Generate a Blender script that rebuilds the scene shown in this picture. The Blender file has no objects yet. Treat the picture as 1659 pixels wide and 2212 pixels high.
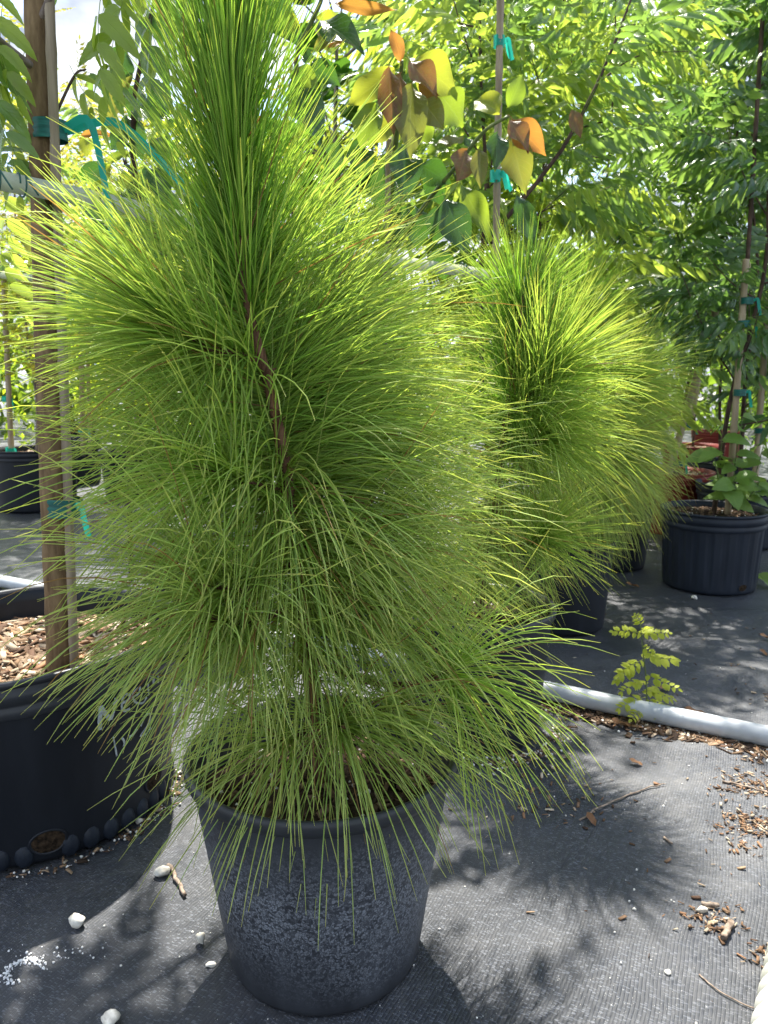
import bpy, math, random
import numpy as np
from mathutils import Matrix, Vector

# ------------------------------------------------------------------ camera, sky, sun, exposure
scene = bpy.context.scene
COL = scene.collection
PITCH = math.radians(10.0)
EYE = 0.92
FPX, CX, CY = 1662.0, 829.5, 1106.0
cam_d = bpy.data.cameras.new('camera')
cam = bpy.data.objects.new('camera', cam_d)
COL.objects.link(cam)
cam.location = (0, 0, EYE)
cam.rotation_euler = (math.radians(90) - PITCH, 0, 0)
cam_d.sensor_fit = 'VERTICAL'
cam_d.sensor_height = 34.6
cam_d.lens = 17.3 / (CY / FPX)
cam_d.clip_start = 0.02
cam_d.clip_end = 2000
cam_d.dof.use_dof = True
cam_d.dof.focus_distance = 1.12
cam_d.dof.aperture_fstop = 11
scene.camera = cam

SUN_EL, SUN_AZ = math.radians(64), math.radians(-4)      # azimuth from +Y, negative = left
sun_dir = Vector((math.sin(SUN_AZ) * math.cos(SUN_EL), math.cos(SUN_AZ) * math.cos(SUN_EL), math.sin(SUN_EL)))
w = bpy.data.worlds.new('World')
scene.world = w
w.use_nodes = True
nt = w.node_tree
nt.nodes.clear()
out = nt.nodes.new('ShaderNodeOutputWorld')
bg = nt.nodes.new('ShaderNodeBackground')
bg.inputs['Strength'].default_value = 0.15
sky = nt.nodes.new('ShaderNodeTexSky')
sky.sky_type = 'NISHITA'
sky.sun_disc = False
sky.sun_elevation = SUN_EL
sky.sun_rotation = SUN_AZ
tc = nt.nodes.new('ShaderNodeTexCoord')
sep = nt.nodes.new('ShaderNodeSeparateXYZ')
nt.links.new(tc.outputs['Generated'], sep.inputs[0])
zz = nt.nodes.new('ShaderNodeMath'); zz.operation = 'MAXIMUM'; zz.inputs[1].default_value = 0.0
nt.links.new(sep.outputs['Z'], zz.inputs[0])
za = nt.nodes.new('ShaderNodeMath'); za.operation = 'ADD'; za.inputs[1].default_value = 0.22
nt.links.new(zz.outputs[0], za.inputs[0])
dv = nt.nodes.new('ShaderNodeVectorMath'); dv.operation = 'DIVIDE'
cmb = nt.nodes.new('ShaderNodeCombineXYZ')
for i in range(3):
    nt.links.new(za.outputs[0], cmb.inputs[i])
nt.links.new(tc.outputs['Generated'], dv.inputs[0])
nt.links.new(cmb.outputs[0], dv.inputs[1])
nz = nt.nodes.new('ShaderNodeTexNoise')
nz.inputs['Scale'].default_value = 1.7
nz.inputs['Detail'].default_value = 7
nz.inputs['Roughness'].default_value = 0.58
nt.links.new(dv.outputs[0], nz.inputs['Vector'])
cr = nt.nodes.new('ShaderNodeValToRGB')
cr.color_ramp.elements[0].position = 0.40
cr.color_ramp.elements[1].position = 0.53
nt.links.new(nz.outputs['Fac'], cr.inputs[0])
nz2 = nt.nodes.new('ShaderNodeTexNoise')
nz2.inputs['Scale'].default_value = 3.2
nz2.inputs['Detail'].default_value = 5
nt.links.new(dv.outputs[0], nz2.inputs['Vector'])
cr2 = nt.nodes.new('ShaderNodeValToRGB')
cr2.color_ramp.elements[0].position = 0.38
cr2.color_ramp.elements[0].color = (1.35, 1.55, 1.95, 1)
cr2.color_ramp.elements[1].position = 0.62
cr2.color_ramp.elements[1].color = (3.7, 3.8, 3.9, 1)
nt.links.new(nz2.outputs['Fac'], cr2.inputs[0])
mx = nt.nodes.new('ShaderNodeMix'); mx.data_type = 'RGBA'
nt.links.new(cr.outputs[0], mx.inputs[0])
nt.links.new(sky.outputs[0], mx.inputs[6])
nt.links.new(cr2.outputs[0], mx.inputs[7])
nt.links.new(mx.outputs[2], bg.inputs['Color'])
nt.links.new(bg.outputs[0], out.inputs['Surface'])

sl = bpy.data.lights.new('sun', 'SUN')
sl.energy = 5.0
sl.angle = math.radians(0.8)
sl.color = (1.0, 0.95, 0.86)
so = bpy.data.objects.new('sun', sl)
COL.objects.link(so)
so.rotation_euler = sun_dir.to_track_quat('Z', 'Y').to_euler()
so.location = (0, 0, 12)

vs = scene.view_settings
vs.view_transform = 'Standard'
vs.look = 'None'
vs.exposure = 1.55
vs.gamma = 1
vs.use_curve_mapping = False
scene.render.engine = 'CYCLES'
cy = scene.cycles
cy.use_denoising = True
cy.use_adaptive_sampling = True
cy.adaptive_threshold = 0.02
cy.max_bounces = 6
cy.diffuse_bounces = 3
cy.glossy_bounces = 2
cy.transmission_bounces = 4
cy.caustics_reflective = False
cy.caustics_refractive = False
cy.sample_clamp_indirect = 6

# ------------------------------------------------------------------ helpers
CP, SP = math.cos(PITCH), math.sin(PITCH)


def at(x, y, Y):
    """world point at forward distance Y on the sight line of a picture point (survey helper)"""
    u = (x - CX) / FPX
    v = -(y - CY) / FPX
    d = np.array([u, CP + v * SP, -SP + v * CP])
    return np.array([0, 0, EYE]) + d * (Y / d[1])


def gr(x, y, z=0.0):
    """world point at height z on the sight line of a picture point"""
    u = (x - CX) / FPX
    v = -(y - CY) / FPX
    d = np.array([u, CP + v * SP, -SP + v * CP])
    return np.array([0, 0, EYE]) + d * ((z - EYE) / d[2])


def unit(v):
    v = np.asarray(v, float)
    return v / (np.linalg.norm(v, axis=-1, keepdims=True) + 1e-12)


class G:
    """collects numpy geometry for ONE mesh"""
    def __init__(self):
        self.V, self.Q, self.T, self.U, self.C, self.n = [], [], [], [], [], 0

    def add(self, V, Q=None, T=None, U=None, C=None):
        V = np.asarray(V, float).reshape(-1, 3)
        self.V.append(V)
        if Q is not None and len(Q):
            self.Q.append(np.asarray(Q, int).reshape(-1, 4) + self.n)
        if T is not None and len(T):
            self.T.append(np.asarray(T, int).reshape(-1, 3) + self.n)
        self.U.append(np.zeros((len(V), 2)) if U is None else np.asarray(U, float).reshape(-1, 2))
        if C is None:
            C = np.ones((len(V), 3))
        C = np.asarray(C, float)
        if C.ndim == 1:
            C = np.tile(C, (len(V), 1))
        self.C.append(C.reshape(-1, 3))
        self.n += len(V)
        return self

    def mesh(self, name, mat, smooth=True):
        me = bpy.data.meshes.new(name)
        V = np.concatenate(self.V)
        Q = np.concatenate(self.Q) if self.Q else np.zeros((0, 4), int)
        T = np.concatenate(self.T) if self.T else np.zeros((0, 3), int)
        U = np.concatenate(self.U)
        C = np.concatenate(self.C)
        me.vertices.add(len(V))
        me.vertices.foreach_set('co', V.astype(np.float32).ravel())
        li = np.concatenate([Q.ravel(), T.ravel()]).astype(np.int32)
        ls = np.concatenate([np.arange(len(Q)) * 4, len(Q) * 4 + np.arange(len(T)) * 3]).astype(np.int32)
        me.loops.add(len(li))
        me.loops.foreach_set('vertex_index', li)
        me.polygons.add(len(ls))
        me.polygons.foreach_set('loop_start', ls)
        me.update(calc_edges=True)
        uv = me.uv_layers.new(name='UVMap')
        uv.data.foreach_set('uv', U[li].astype(np.float32).ravel())
        ca = me.color_attributes.new('tint', 'FLOAT_COLOR', 'POINT')
        ca.data.foreach_set('color', np.c_[C, np.ones(len(C))].astype(np.float32).ravel())
        if smooth:
            me.polygons.foreach_set('use_smooth', np.ones(len(ls), bool))
        if mat is not None:
            me.materials.append(mat)
        return me

    def build(self, name, mat, parent=None, smooth=True, **props):
        o = bpy.data.objects.new(name, self.mesh(name, mat, smooth))
        COL.objects.link(o)
        if parent is not None:
            o.parent = parent
            o.location = -Vector(root_loc(parent))
        for k, v in props.items():
            o[k] = v
        return o


def root_loc(o):
    l = Vector((0, 0, 0))
    while o is not None:
        l += o.location
        o = o.parent
    return l


def tag(o, label=None, category=None, group=None, kind=None):
    for k, v in (('label', label), ('category', category), ('group', group), ('kind', kind)):
        if v:
            o[k] = v
    return o


def thing(name, label, category, loc, group=None):
    o = bpy.data.objects.new(name, None)
    o.empty_display_size = 0.05
    COL.objects.link(o)
    o.location = tuple(loc)
    return tag(o, label, category, group)


def spline(P, n):
    """Catmull-Rom through points, n samples"""
    P = np.asarray(P, float)
    if len(P) == 2:
        return P[0] + (P[1] - P[0]) * np.linspace(0, 1, n)[:, None]
    E = np.vstack([2 * P[0] - P[1], P, 2 * P[-1] - P[-2]])
    s = np.linspace(0, len(P) - 1 - 1e-9, n)
    i = s.astype(int)
    t = (s - i)[:, None]
    a, b, c, d = E[i], E[i + 1], E[i + 2], E[i + 3]
    return .5 * (2 * b + (c - a) * t + (2 * a - 5 * b + 4 * c - d) * t ** 2 + (3 * b - a - 3 * c + d) * t ** 3)


def tubes(P, R, sides=3, C=None, channel=False):
    """P (N,K,3), R (N,K) -> V,Q,U,C of N tubes at once"""
    P = np.asarray(P, float)
    R = np.asarray(R, float)
    N, K, _ = P.shape
    T = np.empty_like(P)
    T[:, 1:-1] = P[:, 2:] - P[:, :-2]
    T[:, 0] = P[:, 1] - P[:, 0]
    T[:, -1] = P[:, -1] - P[:, -2]
    T = unit(T)
    ref = np.where(np.abs(T[:, :1, 2:3]) > .9, np.array([1., 0, 0]), np.array([0, 0, 1.]))
    if channel:
        ref = unit(np.random.default_rng(N).normal(size=(N, 1, 3)))
    A = np.empty_like(P)
    prev = np.broadcast_to(ref[:, 0], (N, 3))
    for k in range(K):
        a = prev - (prev * T[:, k]).sum(-1, keepdims=True) * T[:, k]
        a = unit(a)
        A[:, k] = a
        prev = a
    B = np.cross(T, A)
    ang = np.arange(sides) / sides * 2 * np.pi
    ring = A[:, :, None] * np.cos(ang)[None, None, :, None] + B[:, :, None] * np.sin(ang)[None, None, :, None]
    V = P[:, :, None] + ring * R[:, :, None, None]
    idx = np.arange(N * K * sides).reshape(N, K, sides)
    q = np.stack([idx[:, :-1], np.roll(idx, -1, 2)[:, :-1], np.roll(idx, -1, 2)[:, 1:], idx[:, 1:]], -1).reshape(-1, 4)
    if channel:                                   # open gutter section, as real needles have
        q = q.reshape(N, K - 1, sides, 4)[:, :, :-1].reshape(-1, 4)
    U = np.stack(np.broadcast_arrays((np.arange(sides) / sides)[None, None, :], np.linspace(0, 1, K)[None, :, None]), -1)
    U = np.broadcast_to(U, (N, K, sides, 2)).reshape(-1, 2)
    if C is not None:
        C = np.broadcast_to(np.asarray(C)[:, :, None, :], (N, K, sides, 3)).reshape(-1, 3)
    return V.reshape(-1, 3), q, U, C


def tube(g, P, r0, r1=None, n=12, sides=8, C=None, rad=None, cap=True):
    P = spline(P, n)
    r = np.linspace(r0, r0 if r1 is None else r1, n) if rad is None else np.interp(np.linspace(0, 1, n), np.linspace(0, 1, len(rad)), rad)
    V, q, U, _ = tubes(P[None], r[None], sides)
    t = []
    if cap:
        V = np.vstack([V, P[0], P[-1]])
        U = np.vstack([U, [0, 0], [0, 1]])
        m = n * sides
        for k in range(sides):
            t.append((m, (k + 1) % sides, k))
            t.append((m + 1, m - sides + k, m - sides + (k + 1) % sides))
    g.add(V, q, t, U, None if C is None else np.asarray(C, float))
    return P


def lathe(g, prof, segs=64, centre=(0, 0, 0), rfun=None, zfun=None, C=None):
    prof = np.asarray(prof, float)
    ph = np.arange(segs) / segs * 2 * np.pi
    r = np.repeat(prof[:, :1], segs, 1)
    z = np.repeat(prof[:, 1:2], segs, 1)
    if rfun is not None:
        r = rfun(r, z, ph[None])
    if zfun is not None:
        z = zfun(r, z, ph[None])
    V = np.stack([r * np.cos(ph), r * np.sin(ph), z], -1) + np.asarray(centre, float)
    n = len(prof)
    idx = np.arange(n * segs).reshape(n, segs)
    q = np.stack([idx[:-1], np.roll(idx, -1, 1)[:-1], np.roll(idx, -1, 1)[1:], idx[1:]], -1).reshape(-1, 4)
    g.add(V, q, None, None, C)


def basis(y, up):
    y = unit(y)
    x = unit(np.cross(y, up))
    z = np.cross(x, y)
    return np.stack([x, y, z], 1)


def blade(L=1., W=.3, n=6, fold=.15, droop=.2, curl=0., serr=0., wave=0., cols=1, pk=.42, sharp=.75, tip=0.0, rs=None):
    """one leaf blade along +Y; returns V,Q,U"""
    t = np.linspace(0, 1, n + 1)
    tt = t ** (math.log(.5) / math.log(pk))
    wd = np.sin(np.pi * np.clip(tt, 0, 1)) ** sharp
    if tip:
        wd = wd * (1 - tip * t ** 3)
    wd = W / 2 * np.maximum(wd, .012)
    if serr:
        wd = wd * (1 + serr * np.where(np.arange(n + 1) % 2 == 0, 1, -1) * (t > .12) * (t < .97))
    a = np.linspace(-1, 1, 2 * cols + 1)
    x = a[None] * wd[:, None] + (curl * L * t ** 2)[:, None]
    y = np.repeat((L * t * (1 - .25 * abs(droop) * t))[:, None], len(a), 1)
    z = (-droop * L * t ** 2)[:, None] + fold * np.abs(a)[None] * wd[:, None] + wave * W * np.sin(t * 9 + 1.3)[:, None] * a[None] * np.abs(a)[None]
    V = np.stack([x, y, z], -1)
    m = len(a)
    idx = np.arange((n + 1) * m).reshape(n + 1, m)
    q = np.stack([idx[:-1, :-1], idx[:-1, 1:], idx[1:, 1:], idx[1:, :-1]], -1).reshape(-1, 4)
    U = np.stack(np.broadcast_arrays((a[None] + 1) / 2, t[:, None]), -1).reshape(-1, 2)
    return V.reshape(-1, 3), q, U


# ------------------------------------------------------------------ materials
def newmat(name):
    m = bpy.data.materials.new(name)
    m.use_nodes = True
    m.node_tree.nodes.clear()
    return m, m.node_tree


class N:
    def __init__(self, nt):
        self.nt = nt

    def new(self, t, **kw):
        n = self.nt.nodes.new(t)
        for k, v in kw.items():
            setattr(n, k, v)
        return n

    def val(self, sock, v):
        if hasattr(v, 'is_output'):
            self.nt.links.new(v, sock)
        elif isinstance(v, (tuple, list)):
            sock.default_value = tuple(v) + ((1,) if len(v) == 3 and len(sock.default_value) == 4 else ())
        else:
            sock.default_value = v

    def math(self, op, a, b=None, c=None, clamp=False):
        n = self.new('ShaderNodeMath', operation=op, use_clamp=clamp)
        self.val(n.inputs[0], a)
        if b is not None:
            self.val(n.inputs[1], b)
        if c is not None:
            self.val(n.inputs[2], c)
        return n.outputs[0]

    def mix(self, f, a, b, blend='MIX'):
        n = self.new('ShaderNodeMix', data_type='RGBA', blend_type=blend)
        self.val(n.inputs[0], f)
        self.val(n.inputs[6], a)
        self.val(n.inputs[7], b)
        return n.outputs[2]

    def noise(self, scale, detail=3, rough=.5, vec=None, dist=0):
        n = self.new('ShaderNodeTexNoise')
        n.inputs['Scale'].default_value = scale
        n.inputs['Detail'].default_value = detail
        n.inputs['Roughness'].default_value = rough
        n.inputs['Distortion'].default_value = dist
        if vec is not None:
            self.nt.links.new(vec, n.inputs['Vector'])
        return n.outputs['Fac']

    def ramp(self, f, stops):
        n = self.new('ShaderNodeValToRGB')
        e = n.color_ramp.elements
        while len(e) < len(stops):
            e.new(.5)
        for el, (p, c) in zip(e, stops):
            el.position = p
            el.color = (c, c, c, 1) if isinstance(c, (int, float)) else tuple(c) + (1,)
        self.nt.links.new(f, n.inputs[0])
        return n.outputs[0]

    def mapped(self, sx=1, sy=1, sz=1, kind='Object'):
        t = self.new('ShaderNodeTexCoord')
        m = self.new('ShaderNodeMapping')
        m.inputs['Scale'].default_value = (sx, sy, sz)
        self.nt.links.new(t.outputs[kind], m.inputs['Vector'])
        return m.outputs[0]

    def bump(self, h, strength=.3, dist=.002):
        n = self.new('ShaderNodeBump')
        n.inputs['Strength'].default_value = strength
        n.inputs['Distance'].default_value = dist
        self.nt.links.new(h, n.inputs['Height'])
        return n.outputs[0]

    def principled(self, base, rough=.5, spec=.5, normal=None, **kw):
        p = self.new('ShaderNodeBsdfPrincipled')
        self.val(p.inputs['Base Color'], base)
        self.val(p.inputs['Roughness'], rough)
        self.val(p.inputs['Specular IOR Level'], spec)
        if normal is not None:
            self.nt.links.new(normal, p.inputs['Normal'])
        for k, v in kw.items():
            self.val(p.inputs[k], v)
        return p.outputs[0]

    def out(self, sh):
        o = self.new('ShaderNodeOutputMaterial')
        self.nt.links.new(sh, o.inputs['Surface'])


def leaf_mat(name, c1, c2, trans, tf=.4, rough=.35, spec=.5, vein=(1.35, .35), tint=False, blotch=None, nv=9):
    """c1..c2 colour range between leaves, trans = colour of light coming through"""
    m, t = newmat(name)
    n = N(t)
    oi = n.new('ShaderNodeObjectInfo')
    vec = n.mapped()
    no = n.noise(14, 2, .5, vec)
    f = n.math('MULTIPLY_ADD', no, .5, n.math('MULTIPLY', oi.outputs['Random'], .7), clamp=True)
    col = n.mix(f, c1, c2)
    if tint:
        a = n.new('ShaderNodeAttribute', attribute_name='tint')
        col = n.mix(1.0, col, a.outputs['Color'], 'MULTIPLY')
        tr = n.mix(1.0, trans, a.outputs['Color'], 'MULTIPLY')
    else:
        tr = n.mix(f, trans, tuple(x * 1.0 for x in (trans[0] * .75, trans[1] * .85, trans[2] * .8)))
    uv = n.new('ShaderNodeUVMap')
    s = n.new('ShaderNodeSeparateXYZ')
    t.links.new(uv.outputs[0], s.inputs[0])
    au = n.math('ABSOLUTE', n.math('SUBTRACT', s.outputs['X'], .5))
    mid = n.ramp(au, [(0.0, 1.0), (0.045, 0.0)])
    ph = n.math('ADD', n.math('MULTIPLY', s.outputs['Y'], float(nv)), n.math('MULTIPLY', au, -4.5))
    side = n.ramp(n.math('ABSOLUTE', n.math('SUBTRACT', n.math('FRACT', ph), .5)), [(0.0, 1.0), (0.10, 0.0)])
    vn = n.math('MAXIMUM', mid, n.math('MULTIPLY', side, .55))
    vc = tuple(min(1, x * vein[0] + .03) for x in c2)
    if blotch is not None:
        bl = n.ramp(n.noise(5.5, 3, .6, vec), [(.45, 0.0), (.62, 1.0)])
        col = n.mix(bl, col, blotch)
    col = n.mix(n.math('MULTIPLY', vn, vein[1]), col, vc)
    sp_ = n.ramp(n.noise(38, 3, .7, vec), [(.60, 0.), (.68, 1.)])
    col = n.mix(n.math('MULTIPLY', sp_, .35), col, (.16, .11, .03))
    nb = n.bump(n.math('ADD', n.math('MULTIPLY', vn, -.6), n.math('MULTIPLY', n.noise(30, 2, .5, vec), .6)), .5, .003)
    p = n.principled(col, rough, spec, nb)
    tb = n.new('ShaderNodeBsdfTranslucent')
    n.val(tb.inputs['Color'], tr)
    mxs = n.new('ShaderNodeMixShader')
    mxs.inputs[0].default_value = tf
    t.links.new(p, mxs.inputs[1])
    t.links.new(tb.outputs[0], mxs.inputs[2])
    n.out(mxs.outputs[0])
    return m


def tint_mat(name, rough=.8, spec=.2, trans=0., tmul=(1, 1, 1), bump=0.):
    m, t = newmat(name)
    n = N(t)
    a = n.new('ShaderNodeAttribute', attribute_name='tint')
    col = a.outputs['Color']
    nb = None
    vec = n.mapped()
    if bump:
        no = n.noise(900, 3, .6, vec)
        col = n.mix(n.math('MULTIPLY', no, .6), col, (.05, .035, .025), 'MIX')
        nb = n.bump(no, bump, .001)
    p = n.principled(col, rough, spec, nb)
    if trans:
        tb = n.new('ShaderNodeBsdfTranslucent')
        n.val(tb.inputs['Color'], n.mix(1.0, col, tmul, 'MULTIPLY'))
        ms = n.new('ShaderNodeMixShader')
        ms.inputs[0].default_value = trans
        t.links.new(p, ms.inputs[1])
        t.links.new(tb.outputs[0], ms.inputs[2])
        p = ms.outputs[0]
    n.out(p)
    return m


def noise_mat(name, c1, c2, scale=20, rough=.6, spec=.3, bump=.3, stretch=(1, 1, 1), detail=5, lo=.35, hi=.65, bdist=.002):
    m, t = newmat(name)
    n = N(t)
    vec = n.mapped(*stretch)
    no = n.noise(scale, detail, .6, vec)
    col = n.mix(n.ramp(no, [(lo, 0.), (hi, 1.)]), c1, c2)
    n.out(n.principled(col, rough, spec, n.bump(no, bump, bdist)))
    return m


def cloth_mat():
    m, t = newmat('woven_ground_cloth')
    n = N(t)
    geo = n.new('ShaderNodeNewGeometry')
    mp = n.new('ShaderNodeMapping')
    mp.inputs['Rotation'].default_value = (0, 0, math.radians(27))
    t.links.new(geo.outputs['Position'], mp.inputs['Vector'])
    warp = n.new('ShaderNodeTexNoise')
    warp.inputs['Scale'].default_value = 3.0
    warp.inputs['Detail'].default_value = 2
    t.links.new(mp.outputs[0], warp.inputs['Vector'])
    wv = n.new('ShaderNodeVectorMath', operation='MULTIPLY_ADD')
    t.links.new(warp.outputs['Color'], wv.inputs[0])
    wv.inputs[1].default_value = (.035, .035, 0)
    t.links.new(mp.outputs[0], wv.inputs[2])
    s = n.new('ShaderNodeSeparateXYZ')
    t.links.new(wv.outputs[0], s.inputs[0])
    u = n.math('MULTIPLY', s.outputs['X'], 1 / .0056)
    v = n.math('MULTIPLY', s.outputs['Y'], 1 / .0017)
    fu = n.math('FLOOR', u)
    fr = n.math('FRACT', u)
    v2 = n.math('ADD', v, n.math('MULTIPLY', n.math('MODULO', fu, 2.0), .5))
    fv = n.math('FRACT', v2)
    ridge_u = n.ramp(n.math('ABSOLUTE', n.math('SUBTRACT', fr, .5)), [(.22, 1.), (.5, 0.)])
    ridge_v = n.ramp(n.math('ABSOLUTE', n.math('SUBTRACT', fv, .5)), [(.1, 1.), (.5, 0.)])
    h = n.math('ADD', n.math('MULTIPLY', ridge_u, .5), n.math('MULTIPLY', ridge_v, .5))
    cell = n.new('ShaderNodeCombineXYZ')
    t.links.new(fu, cell.inputs[0])
    t.links.new(n.math('FLOOR', v2), cell.inputs[1])
    wn = n.new('ShaderNodeTexWhiteNoise', noise_dimensions='2D')
    t.links.new(cell.outputs[0], wn.inputs['Vector'])
    painted_glint = n.ramp(wn.outputs['Value'], [(.80, 0.), (.97, 1.)])
    dust = n.ramp(n.noise(1.9, 6, .65, geo.outputs['Position']), [(.42, 0.), (.72, 1.)])
    dust2 = n.ramp(n.noise(9, 5, .7, geo.outputs['Position']), [(.45, 0.), (.75, 1.)])
    base = n.mix(h, (.004, .005, .007), (.019, .0225, .030))
    base = n.mix(n.math('MULTIPLY', wn.outputs['Value'], .5), base, (.036, .043, .056))
    base = n.mix(n.math('MULTIPLY', painted_glint, .32), base, (.26, .28, .32))  # sparkle of the weave put into the base colour of random cells
    base = n.mix(n.math('MULTIPLY', dust, .33), base, (.095, .100, .110))
    base = n.mix(n.math('MULTIPLY', n.math('MULTIPLY', dust2, dust), .45), base, (.20, .185, .165))
    grit = n.ramp(n.noise(420, 1, .5, geo.outputs['Position']), [(.735, 0.), (.76, 1.)])
    base = n.mix(n.math('MULTIPLY', grit, .75), base, (.50, .48, .44))
    rough = n.math('ADD', .39, n.math('MULTIPLY', dust, .2))
    rough = n.math('ADD', rough, n.math('MULTIPLY', wn.outputs['Value'], .12))
    soft = n.noise(6, 4, .55, geo.outputs['Position'])
    hh = n.math('ADD', n.math('MULTIPLY', h, .0011), n.math('MULTIPLY', soft, .03))
    bp = n.new('ShaderNodeBump')
    bp.inputs['Strength'].default_value = .75
    bp.inputs['Distance'].default_value = 1.0
    t.links.new(hh, bp.inputs['Height'])
    n.out(n.principled(base, rough, .7, bp.outputs[0]))
    return m


def pot_mat(name, base, dustc, dust=.35, rough=.42, fleck=None, streak=True):
    m, t = newmat(name)
    n = N(t)
    vec = n.mapped(1, 1, .22) if streak else n.mapped()
    obj = n.mapped()
    no = n.noise(16, 5, .65, vec)
    col = n.mix(n.math('MULTIPLY', n.ramp(no, [(.4, 0.), (.75, 1.)]), dust), base, dustc)
    big = n.noise(5, 3, .5, obj)
    col = n.mix(n.math('MULTIPLY', big, .25), col, dustc)
    bumph = n.math('MULTIPLY', no, .3)
    if fleck:
        sp = n.new('ShaderNodeSeparateXYZ')
        t.links.new(obj, sp.inputs[0])
        dn = n.new('ShaderNodeVectorMath', operation='MULTIPLY_ADD')
        nn = n.new('ShaderNodeTexNoise')
        nn.inputs['Scale'].default_value = 60
        t.links.new(obj, nn.inputs['Vector'])
        t.links.new(nn.outputs['Color'], dn.inputs[0])
        dn.inputs[1].default_value = (.012, .012, .012)
        t.links.new(obj, dn.inputs[2])
        vo = n.new('ShaderNodeTexVoronoi', feature='DISTANCE_TO_EDGE')
        vo.inputs['Scale'].default_value = 270
        t.links.new(dn.outputs[0], vo.inputs['Vector'])
        vo2 = n.new('ShaderNodeTexVoronoi')
        vo2.inputs['Scale'].default_value = 270
        t.links.new(dn.outputs[0], vo2.inputs['Vector'])
        isl = n.ramp(vo.outputs['Distance'], [(.02, 0.), (.13, 1.)])
        sc = n.new('ShaderNodeSeparateColor')
        t.links.new(vo2.outputs['Color'], sc.inputs[0])
        pick = n.ramp(sc.outputs[0], [(.10, 0.), (.75, 1.)])
        band = n.math('MULTIPLY', n.ramp(n.math('ADD', sp.outputs['Z'], n.math('MULTIPLY', n.math('SUBTRACT', big, .5), .12)), [(.025, 0.), (.15, 1.)]),
                      n.ramp(n.math('ADD', sp.outputs['Z'], n.math('MULTIPLY', n.math('SUBTRACT', big, .5), .10)), [(.20, 1.), (.315, 0.)]))
        patch = n.ramp(n.noise(11, 4, .6, obj), [(.30, .65), (.6, 1.)])
        ff = n.math('MULTIPLY', n.math('MULTIPLY', isl, pick), n.math('MULTIPLY', band, patch))
        col = n.mix(n.math('MULTIPLY', ff, .85), col, fleck)
        lines = n.ramp(n.noise(34, 2, .4, n.mapped(1, 1, .8), 2.2), [(.485, 0.), (.5, 1.), (.515, 0.)])
        col = n.mix(n.math('MULTIPLY', n.math('MULTIPLY', lines, band), .25), col, (.03, .035, .045))
        bumph = n.math('ADD', bumph, n.math('MULTIPLY', ff, .7))
    r = n.math('ADD', rough, n.math('MULTIPLY', no, .2))
    n.out(n.principled(col, r, .33, n.bump(bumph, .3, .0012)))
    return m


M = {}
M['cloth'] = cloth_mat()
M['pot_grey'] = pot_mat('weathered_grey_plastic', (.021, .023, .028), (.062, .069, .082), .6, .42, fleck=(.25, .27, .305))
M['pot_black'] = pot_mat('black_plastic', (.006, .0075, .011), (.022, .027, .037), .4, .38)
M['pot_rim'] = pot_mat('smooth_black_plastic', (.022, .024, .028), (.06, .065, .075), .3, .27)
M['pot_blue'] = pot_mat('faded_black_plastic', (.007, .0105, .018), (.026, .036, .055), .5, .45)
M['pot_red'] = pot_mat('red_plastic', (.17, .014, .010), (.24, .05, .035), .35, .45)
M['hole'] = noise_mat('soil_with_hole_shade', (.010, .007, .005), (.06, .04, .025), 120, .95, .1, .6)  # soil colour darkened to stand in for shade inside the shallow hole
M['soil'] = noise_mat('potting_soil', (.018, .012, .009), (.085, .058, .040), 75, .95, .1, .9, bdist=.006)
M['soil_dry'] = noise_mat('dry_mulch_base', (.10, .066, .042), (.26, .19, .13), 85, .95, .1, .9, bdist=.006)
M['chip'] = tint_mat('wood_chip', .85, .15, bump=.4)
M['perlite'] = tint_mat('perlite', .75, .2)
M['needle'] = tint_mat('pine_needle', .50, .35, .50, (1.42, 1.42, .75))
M['bark_pine'] = noise_mat('pine_bark', (.07, .035, .020), (.22, .12, .07), 90, .9, .15, .8, (1, 1, .4))
M['bark_neem'] = noise_mat('smooth_brown_bark', (.105, .066, .034), (.25, .170, .090), 55, .85, .2, .7, (1, 1, .25), bdist=.003)
M['bark_dark'] = noise_mat('dark_twig_bark', (.035, .022, .016), (.11, .07, .05), 60, .8, .25, .5, (1, 1, .3))
M['bark_grey'] = noise_mat('grey_stem_bark', (.13, .10, .085), (.27, .22, .19), 60, .85, .2, .5, (1, 1, .3))
M['stem_green'] = noise_mat('green_stem', (.07, .11, .03), (.16, .20, .06), 40, .5, .35, .2)
M['bamboo'] = noise_mat('bamboo', (.26, .19, .115), (.46, .37, .25), 35, .6, .35, .35, (1, 1, .08), bdist=.001)
M['bamboo_pale'] = noise_mat('weathered_bamboo', (.17, .13, .085), (.36, .29, .205), 40, .65, .3, .4, (1, 1, .08), bdist=.001)
M['tape'] = noise_mat('green_stretch_tape', (.003, .075, .062), (.012, .15, .125), 70, .4, .4, .4, (.3, .3, 3))
M['ribbon'] = leaf_mat('teal_ribbon', (.006, .26, .20), (.02, .40, .31), (.03, .55, .42), .35, .4, .4, (1, 0.))
M['wire'] = noise_mat('green_wire', (.01, .06, .045), (.03, .12, .09), 60, .45, .4, .1)
M['pvc'] = noise_mat('grey_pvc', (.33, .35, .36), (.50, .53, .55), 9, .42, .4, .08, lo=.32, hi=.62, detail=7)
M['paint'] = noise_mat('white_marker_paint', (.30, .33, .35), (.58, .62, .64), 160, .7, .3, .2)
M['stone'] = noise_mat('limestone', (.50, .46, .38), (.82, .79, .70), 60, .9, .2, .6, bdist=.003)
M['stick'] = noise_mat('dry_stick', (.13, .095, .07), (.34, .27, .21), 110, .85, .2, .6, (1, 1, 1))
M['dryleaf'] = leaf_mat('dry_leaf', (.20, .10, .05), (.34, .19, .10), (.25, .12, .05), .2, .7, .2)
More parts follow.
